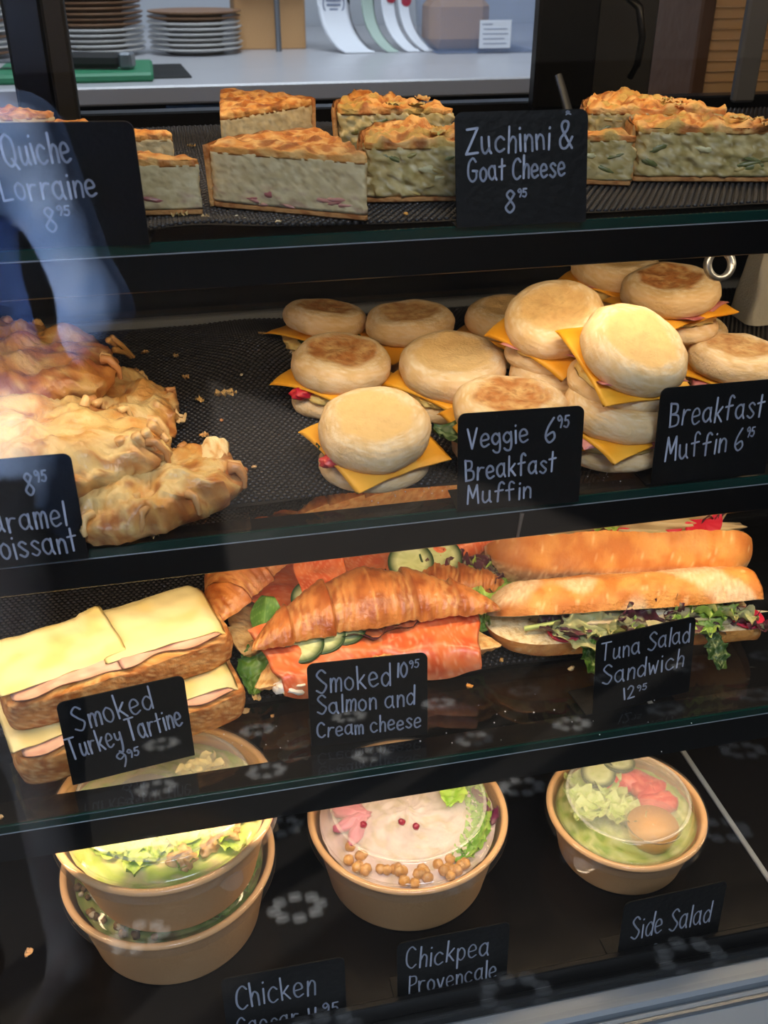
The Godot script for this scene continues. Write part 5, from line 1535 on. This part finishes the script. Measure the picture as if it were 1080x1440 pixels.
# ---------------------------------------------------------------- kitchen side
func build_kitchen() -> void:
	var cy := 0.975
	var ct := thing("work_counter", "long pale stone worktop on dark cupboards behind the case", "counter", Vector3(0.4, 0, -2.36))
	part("worktop", box(3.6, 0.028, 1.27, 0.003), M.counter_top, ct, T(Vector3(0, cy - 0.028, 0)))
	part("cupboard_body", box(3.5, cy - 0.028, 1.18, 0.003), M.black_matte, ct, T(Vector3(0, 0, -0.03)))
	for k in 7:
		part("cupboard_door", box(0.47, 0.72, 0.018, 0.003), M.cupboard, ct, T(Vector3(-1.5 + k * 0.5, 0.16, 0.57)))
	var cloth := func(u: float, v: float) -> Vector3:
		return Vector3((u - 0.5) * 0.09 + 0.006 * sin(v * 5.0), -v * 0.26, 0.006 * sin(u * 12.0) + 0.012)
	lone("blue_cloth", sheet(16, 10, 0.003, cloth, func(_u, _v, _p): return Color.WHITE), M.blue_cloth, "blue cloth hanging from the cupboard front below the worktop", "cloth", T(PZ(272, 146, -1.755) + Vector3(0, 0, 0.0)))
	# plates
	var plate := lathe([Vector2(0.001, 0.0), Vector2(0.055, 0.0), Vector2(0.058, 0.003), Vector2(0.092, 0.0095), Vector2(0.096, 0.012), Vector2(0.0945, 0.0135), Vector2(0.09, 0.0125), Vector2(0.057, 0.006), Vector2(0.001, 0.004)], 40)
	var s1 := P(140, 76, cy)
	var s2 := P(277, 74, cy)
	var s3 := P(-40, 80, cy)
	for s in [[s1, 17, "plate in the tall stack beside the green board", "plates in the tall stack"], [s2, 8, "plate in the short stack in the middle of the worktop", "plates in the short stack"], [s3, 14, "plate in the stack beyond the black door post", "plates in the stack past the post"]]:
		for k in s[1]:
			var m: Material = M.white_ceramic
			if s[1] == 17 and k > 4 and k < 13 or s[1] == 8 and k > 5:
				m = M.brown_ceramic
			if s[1] == 14 and k % 3 == 0:
				m = M.brown_ceramic
			lone("plate", plate, m, s[2], "plate", T(s[0] + Vector3(0.002 * sin(k * 2.1), k * 0.0095, 0.002 * cos(k * 1.7)), k * 30.0), s[3])
	# green board with a knife on it, and a black mat
	var bl := P(96, 118, cy)
	var br := P(217, 116, cy)
	var board := thing("cutting_board", "green plastic cutting board on the worktop edge", "cutting board", Vector3((bl.x + br.x) * 0.5 - 0.06, cy, bl.z - 0.11))
	part("board", box(br.x - bl.x + 0.12, 0.014, 0.22, 0.004), M.green_board, board)
	var knife := thing("chef_knife", "black-handled knife lying on the green cutting board", "knife", Vector3(board.position.x + 0.005, cy + 0.016, board.position.z + 0.03), Basis(Vector3.UP, deg_to_rad(-14)))
	part("handle", box(0.15, 0.024, 0.03, 0.008), M.black_matte, knife, T(Vector3(0, 0, 0)))
	part("bolster", box(0.022, 0.026, 0.032, 0.004), M.steel, knife, T(Vector3(0.085, -0.001, 0)))
	part("blade", box(0.14, 0.003, 0.035, 0.001), M.steel, knife, T(Vector3(-0.14, 0.008, 0)))
	lone("counter_mat", box(0.075, 0.003, 0.21, 0.001), M.black_matte, "small black mat beside the green cutting board", "mat", T(P(232, 101, cy) + Vector3(0, 0, 0.0), 3))
	# kraft carton behind the plates
	var carton := thing("kraft_carton", "open kraft carton standing between the plates and the sticker rolls", "carton", P(378, 66, cy))
	part("carton_body", box(0.15, 0.16, 0.12, 0.002), M.kraft, carton)
	part("carton_flap", box(0.15, 0.002, 0.06, 0.001), M.kraft, carton, T(Vector3(0, 0.16, 0.07), 0, 24))
	# sticker strips hanging from a rack above
	var rack := thing("sticker_rack", "steel rail on two posts carrying the hanging sticker strips", "rack", P(520, 72, cy) + Vector3(0, 0, -0.03))
	part("rail", tube([Vector3(-0.2, 0.34, 0), Vector3(0.2, 0.34, 0)], 0.006, 0.006), M.steel, rack)
	for sx in [-0.19, 0.19]:
		part("post", tube([Vector3(sx, 0.0, -0.0), Vector3(sx, 0.34, 0)], 0.006, 0.006), M.steel, rack)
	var strips := [[446, 492, 470, 84, M.paper, "white strip of round printed stickers curling onto the worktop"], [508, 526, 526, 78, M.pale_green, "narrow pale green strip hanging beside the printed stickers"], [536, 556, 552, 70, M.paper, "white strip carrying round red stickers"], [560, 576, 572, 74, M.paper, "white strip hanging at the plastic tub"]]
	var zr := rack.position.z + 0.012
	for k in strips.size():
		var s: Array = strips[k]
		var xa := PZ(s[0], 10, zr)
		var xb := PZ(s[1], 10, zr)
		var w := xb.x - xa.x
		var t := thing("sticker_strip", s[5], "sticker strip", Vector3((xa.x + xb.x) * 0.5, cy, zr))
		var strip := func(u: float, v: float) -> Vector3:
			var y := (1.0 - v) * 0.335
			var curl := 0.0
			if v > 0.72:
				var e := (v - 0.72) / 0.28
				y = 0.095 * (1.0 - e) * (1.0 - 0.4 * e) + 0.0015
				curl = 0.06 * e * e
			return Vector3((u - 0.5) * w + curl * 0.7, y, 0.014 * sin(v * 5.0) * (1.0 - v) + curl + 0.001)
		part("tape", sheet(6, 40, 0.0006, strip, func(_u, _v, _p): return Color.WHITE), s[4], t)
		if k == 0:
			for e in 3:
				var v := 0.735 - e * 0.22
				var q: Vector3 = strip.call(0.5, v)
				var em := part("emblem", lathe([Vector2(w * 0.30, -0.0004), Vector2(w * 0.34, -0.0004), Vector2(w * 0.34, 0.0004), Vector2(w * 0.30, 0.0004), Vector2(w * 0.30, -0.0004)], 32), M.print_blue, t, Transform3D(Basis(Vector3.RIGHT, deg_to_rad(90)), q + Vector3(0, 0, 0.0012)))
				for b in 4:
					part("emblem_bar", box(w * [0.34, 0.46, 0.42, 0.26][b], 0.0040, 0.0006, 0.0002), M.print_blue, em, T(Vector3(0, 0, 0.0), 0, -90).translated(Vector3(0, 0, w * (-0.18 + 0.12 * b))))
		if k >= 2:
			for e in 5:
				var v := 0.20 + e * 0.115 + 0.02 * k
				var q: Vector3 = strip.call(0.5 + (0.2 if e % 2 == 0 else -0.2), v)
				part("red_dot", lathe([Vector2(0.0005, -0.0004), Vector2(0.011, -0.0004), Vector2(0.011, 0.0004), Vector2(0.0005, 0.0004)], 20), M.red_sticker, t, Transform3D(Basis(Vector3.RIGHT, deg_to_rad(90)), q + Vector3(0, 0, 0.0012)))
	# clear tub with a paper label
	var L := P(622, 80, cy)
	var R := P(742, 76, cy)
	var tub := thing("plastic_tub", "clear plastic storage tub with a white paper label", "tub", (L + R) * 0.5 + Vector3(0.02, 0, -0.13))
	var tw := (R.x - L.x) * 0.5 + 0.02
	var tub_m := func(u: float, v: float) -> Vector3:
		var a := u * TAU
		var g := 1.0 + 0.10 * v
		return Vector3(signf(cos(a)) * pow(absf(cos(a)), 0.22) * tw * g, v * 0.16 + 0.001, signf(sin(a)) * pow(absf(sin(a)), 0.22) * 0.09 * g)
	part("tub_wall", loft(64, 4, tub_m, func(_u, _v, _p): return Color.WHITE, true, true), M.blue_plastic, tub)
	part("tub_floor", box(tw * 1.9, 0.003, 0.17, 0.001), M.blue_plastic, tub)
	part("tub_rim", box(tw * 2.26, 0.008, 0.206, 0.003), M.blue_plastic, tub, T(Vector3(0, 0.16, 0)))
	var lb := PZ(696, 48, tub.position.z + 0.098)
	part("label", box(0.068, 0.052, 0.001, 0.0003), M.paper, tub, T(lb - tub.position + Vector3(0, -0.026, 0.002)))
	for k in 5:
		part("label_line", box([0.022, 0.05, 0.054, 0.046, 0.05][k], 0.0016, 0.0006, 0.0002), M.print_blue, tub, T(lb - tub.position + Vector3([-0.018, 0, 0, -0.003, 0][k], 0.018 - 0.009 * k, 0.0028)))
	var bread := thing("paper_parcel", "tan paper parcel inside the clear plastic tub", "parcel", tub.position + Vector3(-0.05, 0.005, 0.0))
	part("parcel", box(0.13, 0.10, 0.10, 0.02), M.kraft, bread)
	# kraft trays on a side stand
	var sx := PZ(1040, 100, -1.46)
	var stand := thing("side_stand", "dark wooden stand carrying the kraft trays behind the case", "stand", Vector3(sx.x + 0.06, 0, -1.47))
	part("stand_top", box(0.46, 0.03, 0.26, 0.003), M.wood, stand, T(Vector3(0, 0.93, 0)))
	for px in [-0.2, 0.2]:
		for pz in [-0.1, 0.1]:
			part("leg", box(0.03, 0.93, 0.03, 0.003), M.wood, stand, T(Vector3(px, 0, pz)))
	var tray := kraft_tray(0.17, 0.17, 0.04)
	for c in 2:
		for k in 17:
			lone("kraft_tray", tray, M.kraft_brightened, ["kraft paper tray nested in the stack beside the door stile", "kraft paper tray nested in the stack past the grey upright"][c], "tray", T(Vector3(sx.x - 0.03 + c * 0.19, 0.961 + k * 0.0135, -1.46 + 0.001 * sin(k * 2.0)), 1.5 * sin(k * 1.3 + c)), ["kraft trays beside the door stile", "kraft trays past the grey upright"][c])
	var plank := PZ(955, 100, -1.42)
	lone("wooden_board", box(0.022, 0.30, 0.16, 0.003), M.wood, "dark wooden board standing on edge beside the kraft trays", "board", T(Vector3(plank.x, 0.961, -1.44)))
	# tongs leaning at the back of the top shelf
	var tong := thing("serving_tongs", "steel serving tongs leaning up behind the goat cheese card", "tongs", Vector3(0.445, Y1 + ON, -1.10))
	var q0 := PZ(800, 170, -1.12) - tong.position
	var q1 := PZ(785, 106, -1.14) - tong.position
	for k in 2:
		part("arm", tube([Vector3(q0.x + 0.03, 0.004, 0.02 + 0.012 * k), q0 + Vector3(0, 0, 0.01 * k), q1], 0.0055, 0.0045), M.steel, tong)

func kraft_tray(w: float, d: float, h: float) -> ArrayMesh:
	var rows := [[0.90, 0.0], [0.92, 0.002], [0.985, h - 0.004], [1.0, h], [1.03, h + 0.0005], [1.03, h + 0.002], [0.99, h + 0.002], [0.965, h - 0.004], [0.90, 0.003], [0.005, 0.003]]
	return loft(48, rows.size(), func(u, v):
		var k := int(round(v * rows.size()))
		var r: Array = [0.005, 0.0] if k == 0 else rows[k - 1]
		var a: float = u * TAU
		return Vector3(signf(cos(a)) * pow(absf(cos(a)), 0.32) * w * 0.5 * r[0], r[1], signf(sin(a)) * pow(absf(sin(a)), 0.32) * d * 0.5 * r[0]),
		func(_u, _v, _p): return Color.WHITE)

# ---------------------------------------------------------------- crumbs and flakes
func build_crumbs() -> void:
	# x, y in the picture, level, size in metres, colour, kind of place
	var spots := [[302, 562, 1, 0.022, "e2b76c"], [213, 757, 4, 0.016, "d9a560"], [266, 538, 1, 0.009, "d8a465"], [210, 498, 1, 0.009, "b98552"], [248, 503, 1, 0.009, "d0a168"], [365, 496, 1, 0.008, "a97c50"], [341, 544, 1, 0.004, "e9dcc0"], [312, 594, 1, 0.004, "c98a58"], [294, 615, 1, 0.009, "cf8f4e"], [358, 659, 1, 0.005, "d6b184"], [276, 565, 1, 0.011, "d6a860"],
		[242, 306, 0, 0.012, "d9b06a"], [289, 311, 0, 0.010, "cdb488"], [345, 309, 0, 0.004, "d8cdb0"], [392, 314, 0, 0.005, "dcc9a0"], [571, 302, 0, 0.004, "d8a050"], [264, 207, 0, 0.008, "c89a5a"], [333, 306, 0, 0.004, "d8cdb0"],
		[366, 986, 2, 0.010, "d8a863"], [345, 1001, 2, 0.007, "d0a468"], [705, 929, 2, 0.005, "d9a35c"], [660, 966, 2, 0.006, "d49448"], [803, 941, 2, 0.006, "d6c08e"], [383, 1008, 5, 0.004, "c99a60"], [4, 1152, 5, 0.009, "d9ad78"], [46, 1335, 3, 0.010, "e0a070"], [870, 985, 5, 0.003, "d9c7a0"]]
	var where := ["on the liner under the quiche", "on the liner beside the caramel croissants", "on the liner by the sandwiches", "on the dark deck beside the stacked bowls", "on the bare shelf glass below the caramel croissants", "on the bare shelf glass in front of the sandwiches"]
	var ys := [Y1 + ON, Y2 + ON, Y3 + ON, Y4 + 0.0008, Y2 + 0.0008, Y3 + 0.0008]
	for k in spots.size():
		var s: Array = spots[k]
		var p := P(s[0], s[1], ys[s[2]])
		if s[2] == 1:
			p.y += mat_height(1, p.x, p.z)
		var sz: float = s[3]
		var c := C(s[4])
		var big := sz > 0.007
		var mesh: ArrayMesh
		if big:
			mesh = leaf(sz, sz * 0.62, sz * 0.16, k * 3.0, c, c.lerp(C("f0d49a"), 0.5), 14, 9)
		else:
			mesh = blob(Vector3(sz * 0.5, sz * 0.25, sz * 0.4), k, 0.5, func(_p): return c, 10, 7)
		var lb: String = ("%s pastry flake lying %s" % [["pale", "curled", "torn", "golden", "thin"][k % 5], where[s[2]]]) if big else "small crumb lying " + where[s[2]]
		lone("pastry_flake" if big else "crumb", mesh, M.bread, lb, "flake" if big else "crumb", T(p + Vector3(0, 0.0012 if big else sz * 0.2, 0), k * 67.0), ("flakes " if big else "crumbs ") + where[s[2]])
	# grains of flour and salt scattered on the glass by the veggie card
	var mm := MultiMesh.new()
	mm.transform_format = MultiMesh.TRANSFORM_3D
	var g := SphereMesh.new()
	g.radius = 0.5
	g.height = 1.0
	g.radial_segments = 6
	g.rings = 3
	mm.mesh = g
	var list := []
	for k in 150:
		var q := Vector2(rng.randf_range(520, 880), 0)
		q.y = 712 - (q.x - 540) * 0.085 - rng.randf_range(4, 55)
		var p := P(q.x, q.y, Y2 + 0.0006)
		var r := rng.randf_range(0.0006, 0.0015)
		list.append(Transform3D(Basis.from_scale(Vector3(r, r * 0.7, r)), p))
	for k in 60:
		var p := P(rng.randf_range(0, 1000), rng.randf_range(960, 1060), Y3 + 0.0006)
		var r := rng.randf_range(0.0006, 0.0016)
		list.append(Transform3D(Basis.from_scale(Vector3(r, r * 0.7, r)), p))
	mm.instance_count = list.size()
	for k in list.size():
		mm.set_instance_transform(k, list[k])
	var mi := MultiMeshInstance3D.new()
	mi.name = "flour_grains"
	mi.multimesh = mm
	mi.material_override = M.paper
	mi.set_meta("kind", "stuff")
	mi.set_meta("label", "white flour grains scattered on the bare shelf glass")
	mi.set_meta("category", "flour")
	add_child(mi)
# ---------------------------------------------------------------- a customer beside the camera, mirrored faintly in the front glass
# bones: [from, to, radius there, radius here]; the skin is the smooth union of tapered capsules
func body_mesh(bones: Array, cell: float, blend: float, color: Callable) -> ArrayMesh:
	var cells := {}
	var field := {}
	var dist := func(p: Vector3) -> float:
		var acc := 1.0
		var first := true
		for b in bones:
			var a: Vector3 = b[0]
			var ab: Vector3 = b[1] - a
			var h := clampf((p - a).dot(ab) / maxf(ab.length_squared(), 1e-9), 0.0, 1.0)
			var d := (p - a - ab * h).length() - lerpf(b[2], b[3], h)
			if first:
				acc = d
				first = false
			else:
				var k := clampf(0.5 + 0.5 * (acc - d) / blend, 0.0, 1.0)
				acc = lerpf(acc, d, k) - blend * k * (1.0 - k)
		return acc
	for b in bones:
		var r: float = maxf(b[2], b[3]) + blend * 0.6 + cell
		var lo := Vector3i(((b[0] as Vector3).min(b[1]) - Vector3.ONE * r) / cell) - Vector3i.ONE
		var hi := Vector3i(((b[0] as Vector3).max(b[1]) + Vector3.ONE * r) / cell) + Vector3i.ONE
		for x in range(lo.x, hi.x + 1):
			for y in range(lo.y, hi.y + 1):
				for z in range(lo.z, hi.z + 1):
					cells[Vector3i(x, y, z)] = true
	for c in cells:
		field[c] = dist.call(Vector3(c) * cell)
	var index := {}
	var vs := PackedVector3Array()
	var corner := []
	for k in 8:
		corner.append(Vector3i(k & 1, (k >> 1) & 1, (k >> 2) & 1))
	var edges := [[0, 1], [2, 3], [4, 5], [6, 7], [0, 2], [1, 3], [4, 6], [5, 7], [0, 4], [1, 5], [2, 6], [3, 7]]
	for c in cells:
		var f := []
		var inside := 0
		var ok := true
		for k in 8:
			var q: Vector3i = c + corner[k]
			if not field.has(q):
				ok = false
				break
			f.append(field[q])
			if field[q] < 0.0:
				inside += 1
		if not ok or inside == 0 or inside == 8:
			continue
		var s := Vector3.ZERO
		var n := 0
		for e in edges:
			var fa: float = f[e[0]]
			var fb: float = f[e[1]]
			if (fa < 0.0) != (fb < 0.0):
				s += Vector3(corner[e[0]]).lerp(Vector3(corner[e[1]]), fa / (fa - fb))
				n += 1
		index[c] = vs.size()
		vs.append((Vector3(c) + s / n) * cell)
	var ix := PackedInt32Array()
	var ax := [Vector3i(1, 0, 0), Vector3i(0, 1, 0), Vector3i(0, 0, 1)]
	for c in index:
		for d in 3:
			var q: Vector3i = c + ax[d]
			if (field[c] < 0.0) == (field[q] < 0.0):
				continue
			var u: Vector3i = ax[(d + 1) % 3]
			var w: Vector3i = ax[(d + 2) % 3]
			if not (index.has(c - u) and index.has(c - w) and index.has(c - u - w)):
				continue
			var quad := [index[c], index[c - u], index[c - u - w], index[c - w]]
			if field[c] < 0.0:
				quad.reverse()
			ix.append_array(PackedInt32Array([quad[0], quad[1], quad[2], quad[0], quad[2], quad[3]]))
	var cs := PackedColorArray()
	for p in vs:
		cs.append(color.call(p))
	return finish(vs, cs, ix)

func build_customer() -> void:
	mat("denim", Color.WHITE, 0.85, true)
	mat("skin", Color.WHITE, 0.5, true)
	var t := thing("person", "customer in a light blue denim shirt and dark trousers, hands clasped behind the back", "person", Vector3(-0.38, 0, 0.42), Basis(Vector3.UP, deg_to_rad(24.0)))
	# facing the case (-z)
	var skin := C("a5775c")
	var bones := [
		[Vector3(-0.10, 0.90, 0.0), Vector3(0.10, 0.90, 0.0), 0.125, 0.125], [Vector3(0, 0.90, 0), Vector3(0, 1.10, 0.005), 0.15, 0.135], [Vector3(0, 1.10, 0), Vector3(0, 1.34, 0.01), 0.135, 0.135],
		[Vector3(-0.13, 1.38, 0.01), Vector3(0.13, 1.38, 0.01), 0.085, 0.085], [Vector3(0, 1.40, 0.01), Vector3(0, 1.50, 0.0), 0.062, 0.055],
		[Vector3(-0.19, 1.39, 0.01), Vector3(-0.245, 1.13, 0.07), 0.062, 0.048], [Vector3(-0.245, 1.13, 0.07), Vector3(-0.075, 0.985, 0.185), 0.046, 0.034], [Vector3(0.19, 1.39, 0.01), Vector3(0.245, 1.13, 0.07), 0.062, 0.048], [Vector3(0.245, 1.13, 0.07), Vector3(0.075, 0.985, 0.185), 0.046, 0.034],
		[Vector3(-0.10, 0.88, 0), Vector3(-0.105, 0.48, -0.01), 0.098, 0.064], [Vector3(-0.105, 0.48, -0.01), Vector3(-0.105, 0.10, 0.015), 0.062, 0.042], [Vector3(0.10, 0.88, 0), Vector3(0.105, 0.48, -0.01), 0.098, 0.064], [Vector3(0.105, 0.48, -0.01), Vector3(0.105, 0.10, 0.015), 0.062, 0.042],
		[Vector3(-0.105, 0.05, 0.04), Vector3(-0.115, 0.04, -0.14), 0.045, 0.036], [Vector3(0.105, 0.05, 0.04), Vector3(0.115, 0.04, -0.14), 0.045, 0.036]]
	var cloth := func(p: Vector3) -> Color:
		if p.y < 0.075:
			return C("22211f")
		if p.y < 0.88 and absf(p.x) < 0.19:
			return C("1d2027").lerp(C("2a2e37"), sm(-0.3, 0.4, N(p, 20.0)))
		if p.y > 1.455:
			return skin
		return C("8eaade").lerp(C("6f92d0"), sm(-0.2, 0.4, fbm(p, 9.0)))
	part("body", body_mesh(bones, 0.0135, 0.045, cloth), M.denim, t)
	# head with brow, nose, chin and ears; then hair
	var hb := [
		[Vector3(0, 1.61, 0.0), Vector3(0, 1.635, 0.015), 0.074, 0.078], [Vector3(0, 1.56, -0.030), Vector3(0, 1.535, -0.048), 0.050, 0.028], [Vector3(0, 1.49, 0.0), Vector3(0, 1.56, 0.0), 0.050, 0.054],
		[Vector3(0, 1.600, -0.085), Vector3(0, 1.578, -0.098), 0.008, 0.012], [Vector3(-0.028, 1.612, -0.070), Vector3(0.028, 1.612, -0.070), 0.016, 0.016], [Vector3(-0.016, 1.548, -0.080), Vector3(0.016, 1.548, -0.080), 0.009, 0.009],
		[Vector3(-0.078, 1.60, 0.004), Vector3(-0.080, 1.57, 0.002), 0.010, 0.008], [Vector3(0.078, 1.60, 0.004), Vector3(0.080, 1.57, 0.002), 0.010, 0.008]]
	var face_c := func(p: Vector3) -> Color:
		var c := skin
		for s in [-1.0, 1.0]:
			if Vector2(p.x - s * 0.030, p.y - 1.596).length() < 0.008 and p.z < -0.05:
				c = C("2a1d18")
		if absf(p.y - 1.548) < 0.006 and absf(p.x) < 0.022 and p.z < -0.07:
			c = C("a8605a")
		return c
	part("head", body_mesh(hb, 0.0055, 0.018, face_c), M.skin, t)
	var hair := [[Vector3(0, 1.645, 0.022), Vector3(0, 1.655, 0.010), 0.084, 0.078], [Vector3(-0.060, 1.63, 0.02), Vector3(-0.075, 1.46, 0.045), 0.034, 0.026], [Vector3(0.060, 1.63, 0.02), Vector3(0.075, 1.46, 0.045), 0.034, 0.026], [Vector3(0, 1.62, 0.05), Vector3(0, 1.45, 0.075), 0.062, 0.045]]
	part("hair", body_mesh(hair, 0.008, 0.03, func(p): return C("2a1c14").lerp(C("4a3324"), sm(-0.2, 0.5, N(Vector3(p.x * 5.0, p.y, p.z * 5.0), 30.0)))), M.skin, t)
	# hands, loosely curled
	for s in [-1.0, 1.0]:
		var w := Vector3(s * 0.062, 0.972, 0.205 + 0.02 * s)
		var hb2 := [[w, w + Vector3(0, -0.05, -0.05), 0.026, 0.030], [w + Vector3(s * 0.018, -0.02, -0.02), w + Vector3(s * 0.018, -0.055, -0.055), 0.018, 0.016], [w + Vector3(-s * 0.018, -0.02, -0.02), w + Vector3(-s * 0.018, -0.055, -0.055), 0.018, 0.016]]
		for k in 4:
			var b := w + Vector3((k - 1.5) * 0.018, -0.058, -0.058)
			var l: float = [0.024, 0.029, 0.027, 0.020][k]
			hb2.append([b, b + Vector3(0, -l, -l * 0.6), 0.0095, 0.009])
			hb2.append([b + Vector3(0, -l, -l * 0.6), b + Vector3(0, -l * 1.9, -l * 0.4), 0.009, 0.008])
			hb2.append([b + Vector3(0, -l * 1.9, -l * 0.4), b + Vector3(0, -l * 2.4, l * 0.1), 0.008, 0.0075])
		var tb := w + Vector3(-s * 0.028, -0.018, -0.03)
		hb2.append([tb, tb + Vector3(-s * 0.018, -0.022, -0.022), 0.012, 0.011])
		hb2.append([tb + Vector3(-s * 0.018, -0.022, -0.022), tb + Vector3(-s * 0.016, -0.048, -0.036), 0.011, 0.009])
		part("hand", body_mesh(hb2, 0.0042, 0.006, func(_p): return skin), M.skin, t)
